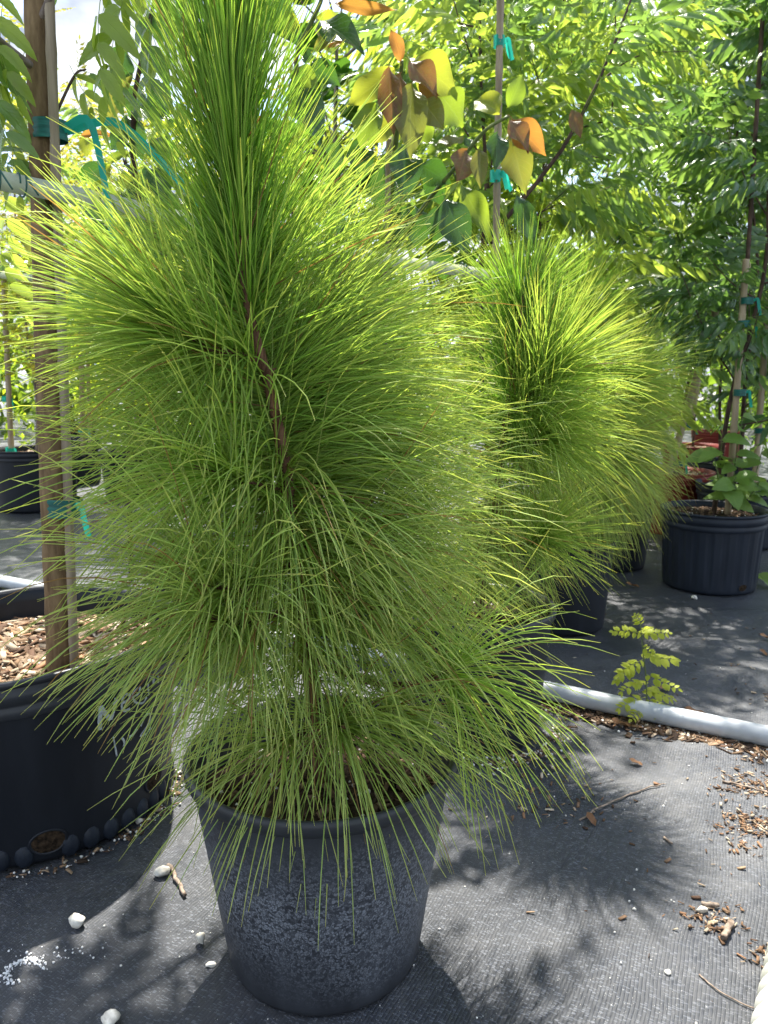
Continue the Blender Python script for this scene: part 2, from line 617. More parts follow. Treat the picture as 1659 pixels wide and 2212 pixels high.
M['rubber'] = noise_mat('pale_grey_plastic_pipe', (.46, .46, .40), (.60, .60, .54), 9, .5, .4, .05)
m_, t_ = newmat('woven_strap')
n_ = N(t_)
br = n_.new('ShaderNodeTexBrick')
br.inputs['Scale'].default_value = 1
uvn = n_.new('ShaderNodeUVMap')
mpn = n_.new('ShaderNodeMapping')
mpn.inputs['Scale'].default_value = (16, 420, 1)
t_.links.new(uvn.outputs[0], mpn.inputs['Vector'])
t_.links.new(mpn.outputs[0], br.inputs['Vector'])
br.inputs['Color1'].default_value = (.76, .78, .64, 1)
br.inputs['Color2'].default_value = (.70, .73, .58, 1)
br.inputs['Mortar'].default_value = (.55, .59, .45, 1)
br.inputs['Mortar Size'].default_value = .06
tb_ = n_.new('ShaderNodeBsdfTranslucent')
t_.links.new(br.outputs['Color'], tb_.inputs['Color'])
ms_ = n_.new('ShaderNodeMixShader')
ms_.inputs[0].default_value = .45
t_.links.new(n_.principled(br.outputs['Color'], .8, .2, n_.bump(br.outputs['Fac'], -.4, .0008)), ms_.inputs[1])
t_.links.new(tb_.outputs[0], ms_.inputs[2])
n_.out(ms_.outputs[0])
M['strap'] = m_

# foliage
M['neem'] = leaf_mat('neem_leaf', (.055, .120, .028), (.110, .185, .044), (.46, .68, .11), .40, .22, .7, (1.4, .3))
M['neem_dark'] = leaf_mat('dark_glossy_leaf', (.034, .082, .036), (.070, .135, .046), (.30, .52, .09), .30, .20, .75, (1.6, .4))
M['neem_bright'] = leaf_mat('young_yellow_green_leaf', (.10, .175, .024), (.20, .265, .040), (.68, .82, .10), .47, .28, .6, (1.2, .25))
M['gold'] = leaf_mat('golden_leaf', (.22, .22, .022), (.38, .33, .03), (.66, .58, .07), .45, .5, .3, (1.1, .15))
M['lime'] = leaf_mat('lime_leaf', (.12, .18, .02), (.26, .28, .03), (.66, .74, .07), .48, .45, .35, (1.2, .2))
M['avo_dark'] = leaf_mat('avocado_leaf_dark', (.018, .050, .020), (.038, .085, .026), (.14, .32, .03), .26, .24, .6, (1.9, .6))
M['avo_green'] = leaf_mat('avocado_leaf_green', (.050, .105, .016), (.095, .155, .022), (.40, .52, .04), .42, .30, .5, (1.9, .6))
M['avo_yellow'] = leaf_mat('avocado_leaf_yellow', (.15, .19, .02), (.25, .27, .03), (.56, .58, .05), .45, .35, .45, (1.9, .6))
M['avo_orange'] = leaf_mat('avocado_leaf_orange', (.24, .10, .025), (.34, .16, .03), (.62, .27, .05), .45, .35, .45, (1.9, .6))
M['avo_brown'] = leaf_mat('avocado_leaf_brown', (.10, .055, .028), (.15, .075, .035), (.45, .20, .04), .32, .33, .45, (1.9, .6), blotch=(.15, .13, .03))
M['avo_olive'] = leaf_mat('avocado_leaf_olive', (.085, .095, .030), (.13, .13, .035), (.42, .42, .05), .35, .32, .5, (1.9, .6), blotch=(.13, .10, .03))
M['clusia'] = leaf_mat('thick_round_leaf', (.035, .10, .020), (.075, .16, .03), (.22, .46, .04), .22, .3, .5, (1.2, .2))
M['weed'] = leaf_mat('weed_leaf', (.12, .22, .05), (.20, .31, .07), (.50, .70, .10), .35, .45, .35, (1.3, .35))
M['seed'] = leaf_mat('seedling_leaf', (.30, .36, .04), (.46, .48, .06), (.80, .85, .10), .48, .45, .35, (1.1, .2))
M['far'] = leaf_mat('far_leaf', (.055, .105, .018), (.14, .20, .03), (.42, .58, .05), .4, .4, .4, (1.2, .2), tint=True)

# ------------------------------------------------------------------ ground: one woven sheet to the horizon
def seg_dist(X, Y, P):
    best = np.full(X.shape, 1e9)
    for a, b in zip(P[:-1], P[1:]):
        a, b = np.array(a[:2]), np.array(b[:2])
        d = b - a
        t = np.clip(((X - a[0]) * d[0] + (Y - a[1]) * d[1]) / (d @ d), 0, 1)
        best = np.minimum(best, np.hypot(X - a[0] - t * d[0], Y - a[1] - t * d[1]))
    return best


FOLDS = [([(-.72, .98), (-.45, .83), (-.22, .68)], .030, .011), ([(-.66, 1.03), (-.36, .86), (-.1, .70)], .022, -.007),
         ([(1.18, 2.98), (1.40, 2.92), (1.66, 2.86), (2.0, 2.85)], .035, .016), ([(1.0, 2.62), (1.5, 2.55), (2.0, 2.62)], .05, .010),
         ([(.50, 1.86), (.62, 1.80), (.80, 1.78)], .035, .014), ([(.45, 1.62), (.62, 1.60), (.95, 1.50)], .05, .008),
         ([(.30, 1.05), (.60, 1.22), (.95, 1.50)], .06, .006), ([(.85, 2.45), (1.1, 2.30), (1.4, 2.22)], .05, .012),
         ([(-1.0, 2.75), (-.6, 2.55), (-.3, 2.45)], .05, .012), ([(.2, .95), (.45, .90), (.8, .98)], .05, .006)]


def ground_z(X, Y):
    z = np.zeros(np.shape(X))
    for P, wd, a in FOLDS:
        z = z + a * np.exp(-(seg_dist(X, Y, P) / wd) ** 2)
    z = z + .0035 * np.sin(X * 7.1 + 2.1 * np.sin(Y * 3.3)) * np.sin(Y * 6.3 + 1.7 * np.sin(X * 4.1)) - .0035
    return z


def gzs(x, y):
    return float(ground_z(np.array(x, float), np.array(y, float)))


nx, ny = 380, 460
ux = np.linspace(-1, 1, nx)
gx = 1.0 * np.sinh(ux * 7.2) / math.sinh(7.2) * 420 + ux * 1.6
uy = np.linspace(0, 1, ny)
gy_ = -1.0 + uy * 5.0 + 600 * (np.exp(uy * 14) - 1) / (math.exp(14) - 1)
XX, YY = np.meshgrid(gx, gy_)
ZZ = ground_z(XX, YY) * np.where(np.hypot(XX, YY) < 8, 1, 0)
idx = np.arange(nx * ny).reshape(ny, nx)
q = np.stack([idx[:-1, :-1], idx[:-1, 1:], idx[1:, 1:], idx[1:, :-1]], -1).reshape(-1, 4)
g = G().add(np.stack([XX, YY, ZZ], -1), q)
tag(g.build('ground', M['cloth']), kind='structure')

# ------------------------------------------------------------------ loose bits (chips, perlite)
BOXV = np.array([[x, y, z] for x in (-.5, .5) for y in (-.5, .5) for z in (-.5, .5)])
BOXQ = np.array([[0, 1, 3, 2], [4, 6, 7, 5], [0, 4, 5, 1], [2, 3, 7, 6], [0, 2, 6, 4], [1, 5, 7, 3]])
ph = (1 + 5 ** .5) / 2
ICOV = unit(np.array([(-1, ph, 0), (1, ph, 0), (-1, -ph, 0), (1, -ph, 0), (0, -1, ph), (0, 1, ph), (0, -1, -ph), (0, 1, -ph), (ph, 0, -1), (ph, 0, 1), (-ph, 0, -1), (-ph, 0, 1)], float))
ICOT = np.array([(0, 11, 5), (0, 5, 1), (0, 1, 7), (0, 7, 10), (0, 10, 11), (1, 5, 9), (5, 11, 4), (11, 10, 2), (10, 7, 6), (7, 1, 8), (3, 9, 4), (3, 4, 2), (3, 2, 6), (3, 6, 8), (3, 8, 9), (4, 9, 5), (2, 4, 11), (6, 2, 10), (8, 6, 7), (9, 8, 1)])
CHIPC = np.array([(.42, .29, .18), (.30, .19, .11), (.55, .43, .30), (.20, .12, .07), (.12, .07, .045), (.62, .52, .38), (.36, .20, .11)])
DARKC = np.array([(.16, .10, .06), (.09, .055, .035), (.24, .15, .09), (.05, .032, .022), (.33, .22, .14), (.13, .08, .05)])


def rot_stack(yaw, pitch, roll):
    cy_, sy = np.cos(yaw), np.sin(yaw)
    cp, sp = np.cos(pitch), np.sin(pitch)
    c, s = np.cos(roll), np.sin(roll)
    o, z = np.ones_like(yaw), np.zeros_like(yaw)
    Rz = np.stack([np.stack([cy_, -sy, z], -1), np.stack([sy, cy_, z], -1), np.stack([z, z, o], -1)], -2)
    Ry = np.stack([np.stack([cp, z, sp], -1), np.stack([z, o, z], -1), np.stack([-sp, z, cp], -1)], -2)
    Rx = np.stack([np.stack([o, z, z], -1), np.stack([z, c, -s], -1), np.stack([z, s, c], -1)], -2)
    return Rz @ Ry @ Rx


def add_chips(g, rng, P, lmin=.008, lmax=.03, pal=CHIPC, tilt=.25):
    n = len(P)
    l = rng.uniform(lmin, lmax, n) * rng.uniform(.5, 1, n)
    wd = l * rng.uniform(.12, .45, n)
    th = np.minimum(wd * .5, rng.uniform(.0015, .005, n))
    R = rot_stack(rng.uniform(0, 6.28, n), rng.normal(0, tilt, n), rng.normal(0, tilt, n))
    box = BOXV[None] * np.stack([l, wd, th], -1)[:, None]
    box = box * (1 + .25 * rng.uniform(-1, 1, box.shape))
    V = np.einsum('nij,nkj->nki', R, box) + P[:, None] + np.array([0, 0, .003])
    Q = BOXQ[None] + (np.arange(n) * 8)[:, None, None]
    C = pal[rng.integers(0, len(pal), n)] * rng.uniform(.6, 1.25, (n, 1))
    g.add(V, Q.reshape(-1, 4), None, None, np.repeat(C, 8, 0))


def add_grains(g, rng, P, rmin=.001, rmax=.004, col=(.78, .76, .70)):
    n = len(P)
    r = rng.uniform(rmin, rmax, n)
    V = ICOV[None] * r[:, None, None] * rng.uniform(.65, 1.25, (n, 12, 1)) + P[:, None]
    V[..., 2] += r[:, None] * .7
    T = ICOT[None] + (np.arange(n) * 12)[:, None, None]
    C = np.array(col) * rng.uniform(.7, 1.12, (n, 1))
    g.add(V, None, T.reshape(-1, 3), None, np.repeat(C, 12, 0))


# ------------------------------------------------------------------ pots
def make_pot(label, x, y, R, Rb, h, mat, style='plain', soil_z=None, rim='band', seed=1, group=None, chips=200, dry=False, perl=40,
             segs=72, wob=0., holes=(), name='nursery_pot', rimmat=None, category='pot'):
    rng = np.random.default_rng(seed)
    root = thing(name, label, category, (x, y, 0), group)
    soil_z = soil_z if soil_z is not None else h - .045
    c = (x, y, 0)
    a1, a2, a3 = rng.uniform(0, 6.28, 3)

    def rf(r, z, ph):
        k = np.clip(z / h, 0, 1)
        rr = r * (1 + wob * k * (np.sin(2 * ph + a1) + .5 * np.sin(3 * ph + a2)))
        if style == 'ribbed':
            f = np.clip((np.cos(ph * 22) - .2) * 3, 0, 1) * np.clip((h * .80 - z) / .02, 0, 1) * np.clip((z - .03) / .03, 0, 1)
            rr = rr - .0045 * f
        return rr

    def zf(r, z, ph):
        return z + wob * .35 * np.clip(z / h, 0, 1) * (np.sin(2 * ph + a3) + .6 * np.sin(5 * ph + a1))
    ns = 14
    prof = [(Rb * .93, .001), (Rb * .985, .004), (Rb, .012)]
    zs = np.linspace(.02, h - .002, ns)
    prof += [(Rb + (R * .955 - Rb) * z / h, z) for z in zs]
    inner = [(Rb + (R * .955 - Rb) * z / h - .0045, z) for z in zs[::-1] if z > soil_z - .06]
    g = G()
    if style == 'ribbed':
        segs = 264
    lathe(g, prof + inner, segs, c, rf, zf)
    wall = g.build('wall', mat, root)
    g = G()
    ro = R * .955
    if rim == 'roll':
        pr = [(ro + .001, h - .020), (ro + .006, h - .018), (ro + .0085, h - .010), (ro + .0095, h - .003), (ro + .0085, h + .003), (ro + .005, h + .0055),
              (ro + .001, h + .0045), (ro - .0035, h + .001), (ro - .0055, h - .008)]
    else:
        pr = [(ro + .0005, h - .070), (ro + .004, h - .066), (ro + .0045, h - .052), (ro + .0015, h - .048), (ro + .002, h - .042), (ro + .007, h - .039),
              (ro + .0075, h - .016), (ro + .0035, h - .013), (ro + .0045, h - .008), (ro + .011, h - .006), (ro + .0115, h + .002), (ro + .007, h + .0045), (ro - .002, h + .003), (ro - .0045, h - .006)]
    lathe(g, pr, max(segs if style != 'ribbed' else 96, 96), c, lambda r, z, ph: r * (1 + wob * np.clip(z / h, 0, 1) * (np.sin(2 * ph + a1) + .5 * np.sin(3 * ph + a2))), zf)
    g.build('rim', rimmat or mat, root)
    # soil
    Rs = Rb + (R * .955 - Rb) * soil_z / h - .006
    nr, na = 16, 48
    rr = np.linspace(.02, 1, nr)
    pp = np.arange(na) / na * 2 * np.pi
    r2, p2 = np.meshgrid(rr, pp, indexing='ij')
    X = x + r2 * Rs * np.cos(p2) * (1 + wob * .6 * np.sin(2 * p2 + a1))
    Yv = y + r2 * Rs * np.sin(p2) * (1 + wob * .6 * np.sin(2 * p2 + a1))
    Z = soil_z + .010 * (1 - r2 ** 2) + rng.normal(0, .0025, r2.shape) + .006 * np.sin(X * 31) * np.sin(Yv * 37)
    idx = np.arange(nr * na).reshape(nr, na)
    q = np.stack([idx[:-1], np.roll(idx, -1, 1)[:-1], np.roll(idx, -1, 1)[1:], idx[1:]], -1).reshape(-1, 4)
    V = np.vstack([np.stack([X, Yv, Z], -1).reshape(-1, 3), [[x, y, soil_z + .01]]])
    tt = [(nr * na, k, (k + 1) % na) for k in range(na)]
    g = G().add(V, q, tt)
    so_ = g.build('soil', M['soil_dry' if dry else 'soil'], root)
    if chips:
        def disc(n):
            r_ = np.sqrt(rng.uniform(0, .93, n)) * Rs
            a_ = rng.uniform(0, 6.28, n)
            return np.stack([x + r_ * np.cos(a_), y + r_ * np.sin(a_), np.full(n, soil_z) + .010 * (1 - (r_ / Rs) ** 2)], -1)
        g = G()
        add_chips(g, rng, disc(chips), .010, .05 if dry else .035, CHIPC if dry else DARKC, .3)
        g.build('mulch', M['chip'], root, smooth=False, kind='stuff')
        if perl:
            g = G()
            add_grains(g, rng, disc(perl), .0015, .0045)
            g.build('perlite', M['perlite'], root, kind='stuff')
    for (phi, zc, a, b) in holes:
        g = G()
        k = 24
        th = np.arange(k) / k * 2 * np.pi
        rw = lambda z: Rb + (R * .955 - Rb) * z / h

        def ring(s, off):
            z = zc + b * s * np.sin(th)
            ph_ = phi + a * s * np.cos(th) / rw(zc)
            r = rw(z) + off
            return np.stack([x + r * np.cos(ph_), y + r * np.sin(ph_), z], -1)
        rings = [ring(1.12, .0004), ring(1.10, .003), ring(1.0, .0035), ring(.93, .0012)]
        idx = np.arange(4 * k).reshape(4, k)
        q = np.stack([idx[:-1], np.roll(idx, -1, 1)[:-1], np.roll(idx, -1, 1)[1:], idx[1:]], -1).reshape(-1, 4)
        g.add(np.concatenate(rings), q)
        hl = g.build('drain_hole', mat, root)
        g = G()
        rings = [ring(.96, .0011), ring(.6, .0016), ring(.3, .0022)]
        rings = [r_ + rng.normal(0, .0006, r_.shape) for r_ in rings]
        V = np.vstack(rings + [ring(0.0, .002)[:1]])
        idx = np.arange(3 * k).reshape(3, k)
        q = np.stack([idx[:-1], np.roll(idx, -1, 1)[:-1], np.roll(idx, -1, 1)[1:], idx[1:]], -1).reshape(-1, 4)
        g.add(V, q, [(3 * k, 2 * k + j, 2 * k + (j + 1) % k) for j in range(k)])
        g.build('packed_soil', M['hole'], hl)
    return root, wall


MPX, MPY = -.097, 1.125
make_pot('large weathered dark grey pot with speckled wall holding the front pine', MPX, MPY, .213, .153, .343, M['pot_grey'], rim='roll', soil_z=.278,
         seed=3, chips=420, perl=70, segs=128, rimmat=M['pot_rim'])

LPX, LPY, LPR, LPB, LPH = -.775, 1.59, .335, .285, .385
left_pot, _ = make_pot('huge black pot with white handwriting holding the thick staked tree', LPX, LPY, LPR, LPB, LPH, M['pot_black'], rim='band', soil_z=.318,
                       seed=5, chips=1500, dry=True, perl=120, segs=160, wob=.012, holes=[(math.radians(-62), .047, .032, .024), (math.radians(-14), .075, .030, .026)], rimmat=M['pot_rim'])
# rounded feet along its base
for k in range(24):
    a = math.radians(-128 + k * 360 / 44)
    if abs(math.degrees(a) + 62) < 4:
        continue
    g = G()
    nn, mm = 7, 10
    th = np.linspace(.02, 1.0, nn)[:, None] * np.pi * .5
    fi = np.arange(mm)[None] / mm * 2 * np.pi
    lx = .0185 * np.sin(th) * np.cos(fi)
    lz = .0255 * np.sin(th) * np.sin(fi)
    lo_ = .013 * np.cos(th) + 0 * fi
    er, et = np.array([math.cos(a), math.sin(a), 0]), np.array([-math.sin(a), math.cos(a), 0])
    c0 = np.array([LPX, LPY, 0]) + er * (LPB - .002) + np.array([0, 0, .026])
    V = c0 + lx[..., None] * et + lz[..., None] * np.array([0, 0, 1]) + lo_[..., None] * er
    idx = np.arange(nn * mm).reshape(nn, mm)
    q = np.stack([idx[:-1], np.roll(idx, -1, 1)[:-1], np.roll(idx, -1, 1)[1:], idx[1:]], -1).reshape(-1, 4)
    g.add(V, q)
    g.build('foot', M['pot_blue'], left_pot)


def wall_hit(px, py, off=.0015):
    """point on the left pot's wall seen at a picture point"""
    u = (px - CX) / FPX
    v = -(py - CY) / FPX
    d = np.array([u, CP + v * SP, -SP + v * CP])
    o = np.array([0, 0, EYE])
    lo, hi = .6, 1.62 / d[1]
    prev = None
    for t in np.linspace(lo, hi, 500):
        p = o + d * t
        r = LPB + (LPR * .955 - LPB) * p[2] / LPH
        f = math.hypot(p[0] - LPX, p[1] - LPY) - r
        if f <= 0 and prev is not None:
            rr = math.hypot(p[0] - LPX, p[1] - LPY)
            s = (r + off) / rr
            return np.array([LPX + (p[0] - LPX) * s, LPY + (p[1] - LPY) * s, p[2]])
        prev = f
    return None


def stroke(pts, wpx, parent):
    P = [wall_hit((300 + zx / 3.687) * .5486, (2550 + zy / 3.687) * .5486) for zx, zy in pts]
    P = [p for p in P if p is not None]
    if len(P) < 2:
        return
    P = spline(P, 4 * len(P))
    rad = unit(np.c_[P[:, 0] - LPX, P[:, 1] - LPY, np.zeros(len(P))])
    T = unit(np.gradient(P, axis=0))
    S = unit(np.cross(T, rad))
    wd = (wpx / 3.687 * .5486 / FPX * 1.45 / 2) * np.random.default_rng(int(pts[0][0])).uniform(.75, 1.15, len(P))[:, None]
    V = np.concatenate([P - S * wd, P + S * wd])
    ax = np.c_[V[:, 0] - LPX, V[:, 1] - LPY]
    r = LPB + (LPR * .955 - LPB) * V[:, 2] / LPH + .0014
    ax = ax / np.linalg.norm(ax, axis=1, keepdims=True) * r[:, None]
    V[:, 0], V[:, 1] = LPX + ax[:, 0], LPY + ax[:, 1]
    m = len(P)
    q = [(k, k + 1, m + k + 1, m + k) for k in range(m - 1)]
    G().add(V, q).build('handwriting', M['paint'], parent)


for pts, wpx in [([(335, 1190), (340, 1010), (345, 840)], 75), ([(345, 850), (420, 960), (490, 1040)], 70), ([(490, 1040), (545, 880), (570, 720)], 60),
                 ([(660, 800), (740, 760), (770, 690), (690, 680), (655, 790), (650, 870), (700, 915), (770, 880)], 45),
                 ([(830, 700), (900, 660), (915, 575), (850, 610), (810, 700), (850, 790), (960, 800), (1010, 715)], 38),
                 ([(1045, 690), (1035, 540), (1062, 455), (1105, 425), (1105, 530), (1140, 400), (1172, 368), (1180, 510)], 34),
                 ([(525, 1290), (555, 1430), (582, 1570)], 30), ([(650, 1300), (690, 1360), (685, 1430)], 38),
                 ([(760, 1290), (800, 1270), (880, 1180)], 45), ([(925, 1140), (1000, 985), (1062, 960), (1055, 1070), (980, 1190), (915, 1280), (1010, 1245), (1080, 1160)], 30)]:
    stroke(pts, wpx, left_pot)

make_pot('black pot of the second pine just behind the front pot', .24, 1.93, .205, .168, .335, M['pot_black'], rim='roll', soil_z=.29, seed=7, chips=160, perl=50, rimmat=M['pot_rim'])
make_pot('black pot of the third pine in shade behind the second pine', .66, 2.80, .20, .165, .33, M['pot_black'], rim='roll', seed=8, chips=60)
make_pot('black pot of the rearmost pine near the red pot', 1.12, 3.72, .20, .165, .33, M['pot_black'], rim='roll', seed=9, chips=60)
make_pot('black pot of the large leaved tree hidden behind the front pine', -.12, 2.66, .19, .155, .32, M['pot_black'], seed=10, chips=80)
make_pot('black pot between the second pine and the bamboo pole', .52, 3.42, .18, .15, .32, M['pot_black'], seed=11, chips=60)

RPX, RPY = 1.455, 3.345
make_pot('ribbed faded black pot standing alone at the right edge', RPX, RPY, .225, .195, .345, M['pot_blue'], style='ribbed', soil_z=.315, seed=12, chips=420, perl=80,
         holes=[(math.radians(-70), .035, .022, .016)], name='ribbed_pot')
make_pot('red plastic pot with drain hole behind the rearmost pine', 1.73, 4.60, .245, .205, .36, M['pot_red'], soil_z=.335, seed=13, chips=420, dry=True, perl=60,
         holes=[(math.radians(-118), .075, .032, .030)], name='red_pot')
make_pot('black banded pot directly behind the ribbed pot', 1.97, 4.22, .23, .20, .34, M['pot_blue'], style='ribbed', soil_z=.31, seed=14, chips=300, perl=60, name='ribbed_pot')
make_pot('dark red pot standing farther back behind the leaning stake', 2.55, 6.35, .25, .21, .36, M['pot_red'], soil_z=.33, seed=15, chips=120, dry=True, name='red_pot')
make_pot('small distant red pot deep in the shade on the right', 3.45, 8.0, .25, .21, .36, M['pot_red'], soil_z=.33, seed=16, chips=40, dry=True, name='red_pot')
make_pot('black pot in the shade between the two nearer red pots', 2.35, 5.35, .23, .20, .34, M['pot_black'], seed=17, chips=100)
make_pot('black pot at the right edge behind the banded pot', 2.65, 4.75, .24, .20, .36, M['pot_black'], seed=18, chips=80)
far_pots = [(-2.47, 5.42, .30, .42, 'large black pot with a bamboo stake at the left edge'), (-2.75, 6.75, .27, .38, 'black pot behind the large one at the left edge'),
            (-1.93, 5.95, .27, .36, 'black pot seen just right of the thick staked trunk'), (-2.15, 7.6, .27, .37, 'small far black pot left of the thick trunk holding twiggy shrub'),
            (-3.5, 8.6, .28, .38, 'farthest black pot at the left edge'), (-1.35, 7.4, .27, .36, 'far black pot behind the left side of the front pine'),
            (-.55, 6.8, .27, .36, 'far black pot hidden behind the middle of the front pine')]
for k, (x, y, R, h, lab) in enumerate(far_pots):
    make_pot(lab, x, y, R, R * .86, h, M['pot_black'], seed=30 + k, chips=120, dry=k % 2 == 0, segs=56)

# ------------------------------------------------------------------ grey irrigation pipe and the litter beside it
PA, PB = gr(-420, 1180), gr(2250, 1733)
pd = unit(PB - PA)
pn = np.array([-pd[1], pd[0], 0])
root = thing('irrigation_pipe', 'long pale grey plastic pipe lying across the ground cloth behind the pots', 'pipe', (.5, 2.1, 0))
g = G()
K = 60
tt = np.linspace(0, 1, K)
P = PA + (PB - PA) * tt[:, None]
P[:, 2] = .027 + .002 * np.sin(tt * 19)
tube(g, P, .0262, n=90, sides=24)
g.build('tube', M['pvc'], root)
rng = np.random.default_rng(77)


def along_pipe(n, s0, s1, off, sd):
    a = gr(1185, 1505)
    L = rng.uniform(s0, s1, n)
    o = off + rng.normal(0, sd, n)
    P = a + pd * L[:, None] - pn * o[:, None]
    P[:, 2] = ground_z(P[:, 0], P[:, 1])
    return P


g = G()
Pm = along_pipe(1500, -.05, .95, .055, .022)
add_chips(g, rng, Pm, .008, .032, np.vstack([CHIPC, DARKC]), .3)
add_chips(g, rng, along_pipe(260, -.05, .9, .05, .03), .025, .055, DARKC, .2)
tag(g.build('bark_mulch', M['chip'], None, False), 'strip of brown bark mulch gathered along the grey pipe', 'mulch', kind='stuff')
g = G()
add_grains(g, rng, along_pipe(260, -.02, .9, .06, .028), .0015, .0045)
Pr = np.stack([rng.uniform(.1, 1.3, 200), rng.uniform(.7, 2.4, 200)], -1)
Pr = np.c_[Pr, ground_z(Pr[:, 0], Pr[:, 1])]
add_grains(g, rng, Pr, .0007, .0028)
Pr = np.stack([rng.uniform(-.9, .1, 90), rng.uniform(.6, 1.5, 90)], -1)
Pr = np.c_[Pr, ground_z(Pr[:, 0], Pr[:, 1])]
add_grains(g, rng, Pr, .0007, .0024)
# base of the huge pot and of pot two
an = np.radians(rng.uniform(-75, 20, 130))
rr_ = LPB + .012 + np.abs(rng.normal(0, .014, 130))
Pb = np.stack([LPX + rr_ * np.cos(an), LPY + rr_ * np.sin(an), np.full(130, .001)], -1)
add_grains(g, rng, Pb[:60], .0010, .0036)
an = np.radians(rng.uniform(-110, 0, 120))
rr_ = .185 + np.abs(rng.normal(0, .035, 120))
Pb2 = np.stack([.26 + rr_ * np.cos(an), 1.93 + rr_ * np.sin(an), np.full(120, .001)], -1)
add_grains(g, rng, Pb2, .0012, .0045)
ar = np.linspace(.4, 4.6, 150) + rng.normal(0, .12, 150)
c_ = gr(52, 2092)
Pa = np.stack([c_[0] + .022 * np.cos(ar) * 1.2 + rng.normal(0, .0035, 150), c_[1] + .024 * np.sin(ar) + rng.normal(0, .0035, 150)], -1)
Pa2 = np.stack([gr(110, 2060)[0] + rng.normal(0, .035, 40), gr(110, 2060)[1] + rng.normal(0, .012, 40)], -1)
Pa = np.vstack([Pa, Pa2])
add_grains(g, rng, np.c_[Pa, ground_z(Pa[:, 0], Pa[:, 1])], .0008, .0026, (.86, .86, .86))
tag(g.build('perlite_grains', M['perlite']), 'tiny white perlite grains scattered over the ground cloth', 'perlite', kind='stuff')
g = G()
add_chips(g, rng, np.vstack([Pb + rng.normal(0, .006, Pb.shape) * [1, 1, 0], Pb2 + rng.normal(0, .02, Pb2.shape) * [1, 1, 0], Pb2]), .006, .022, np.vstack([CHIPC, DARKC]))
for (px, py, n, sd) in [(1640, 1700, 330, .040), (1625, 1780, 240, .030), (1600, 1830, 30, .018), (1535, 1985, 130, .022), (1655, 2060, 60, .014), (1645, 1500, 25, .03), (1395, 1500, 12, .05), (1600, 1440, 20, .03), (1630, 1640, 25, .015), (1060, 1640, 90, .05), (1210, 1720, 60, .06), (1130, 1750, 30, .05), (1500, 1900, 25, .06)]:
    c = gr(px, py)
    Pq = c + rng.normal(0, sd, (n, 3)) * [1.3, 1, 0]
    Pq[:, 2] = ground_z(Pq[:, 0], Pq[:, 1])
    add_chips(g, rng, Pq, .003, .018, np.vstack([CHIPC, CHIPC, DARKC]))
Pq = np.stack([rng.uniform(.2, 1.6, 170), rng.uniform(1.0, 3.0, 170)], -1)
add_chips(g, rng, np.c_[Pq, ground_z(Pq[:, 0], Pq[:, 1])], .004, .016, np.vstack([CHIPC, DARKC]))
tag(g.build('litter', M['chip'], None, False), 'bits of bark and wood litter scattered on the black ground cloth', 'litter', kind='stuff')


def stone(px, py, wpx, label, seed, sx=1., sy=1., sz=.8):
    c = gr(px, py)
    r = wpx / FPX * (c[1] * CP + EYE * SP) / 2
    rng = np.random.default_rng(seed)
    # subdivided icosahedron, lumpy
    V, T = ICOV.copy(), ICOT
    for _ in range(2):
        e = {}
        V = list(V)
        nt_ = []
        for a, b, c_ in T:
            ids = []
            for i, j in ((a, b), (b, c_), (c_, a)):
                k = (min(i, j), max(i, j))
                if k not in e:
                    e[k] = len(V)
                    V.append(unit((np.array(V[i]) + V[j]) / 2))
                ids.append(e[k])
            nt_ += [(a, ids[0], ids[2]), (b, ids[1], ids[0]), (c_, ids[2], ids[1]), tuple(ids)]
        V = np.array(V)
        T = np.array(nt_)
    D = unit(rng.normal(size=(9, 3)))
    A = rng.uniform(.55, .95, 9)
    s = np.ones(len(V))
    for d, a in zip(D, A):
        dp = V @ d
        s = np.minimum(s, np.where(dp > a * .9, a * .9 / np.maximum(dp, .01), 1))
    V = V * s[:, None] * (1 + rng.normal(0, .03, (len(V), 1)))
    V = V * [sx, sy, sz] * r
    V[:, 2] -= V[:, 2].min() + .12 * r
    V = V + [c[0], c[1], gzs(c[0], c[1])]
    tag(G().add(V, None, T).build('limestone_pebble', M['stone'], None, False), label, 'pebble', 'white limestone pebbles on the cloth')


stone(166, 1995, 38, 'largest pale limestone pebble alone on the cloth in front of the huge pot', 1, 1.1, .9, .9)
stone(350, 1888, 34, 'pale limestone pebble lying against the crooked grey twig', 2)
stone(434, 2035, 28, 'upright angular limestone pebble close to the speckled pot', 3, .85, .9, 1.2)
stone(455, 2084, 20, 'small flat limestone pebble beside the speckled pot', 4, 1.2, .8, .6)
stone(237, 2206, 42, 'limestone pebble cut by the bottom edge of the picture', 5, 1.1, .9, .9)
stone(300, 1775, 20, 'pale pebble wedged at the base of the huge pot', 6)
stone(1515, 1975, 22, 'smooth oval pebble beside the broken stick on the right', 7, 1.3, .9, .8)
stone(1370, 2010 - 45, 9, 'tiny round pebble on open cloth right of the pine shadow', 8)
stone(1442, 2104, 14, 'little angular pebble with a dark speck near the lower right corner', 9)
stone(1500, 1292, 14, 'little pebble at the foot of the ribbed pot', 10)
stone(740, 1480 - 60, 14, 'white pebble on the cloth between the huge pot and the speckled pot', 11)


def stick(pts, r0, r1, label, name='dry_twig', mat='stick', lift=.002, n=16, wob=.002, seed=0):
    rng = np.random.default_rng(seed)
    P = []
    for k, (x, y) in enumerate(pts):
        c = gr(x, y)
        c[2] = gzs(c[0], c[1]) + r0 + lift * (1 if k else .3)
        P.append(c)
    P = spline(P, n)
    P[1:-1] += rng.normal(0, wob, (n - 2, 3)) * [1, 1, .3]
    g = G()
    tube(g, P, r0, r1, n=n, sides=7)
    tag(g.build(name, M[mat]), label, 'twig')


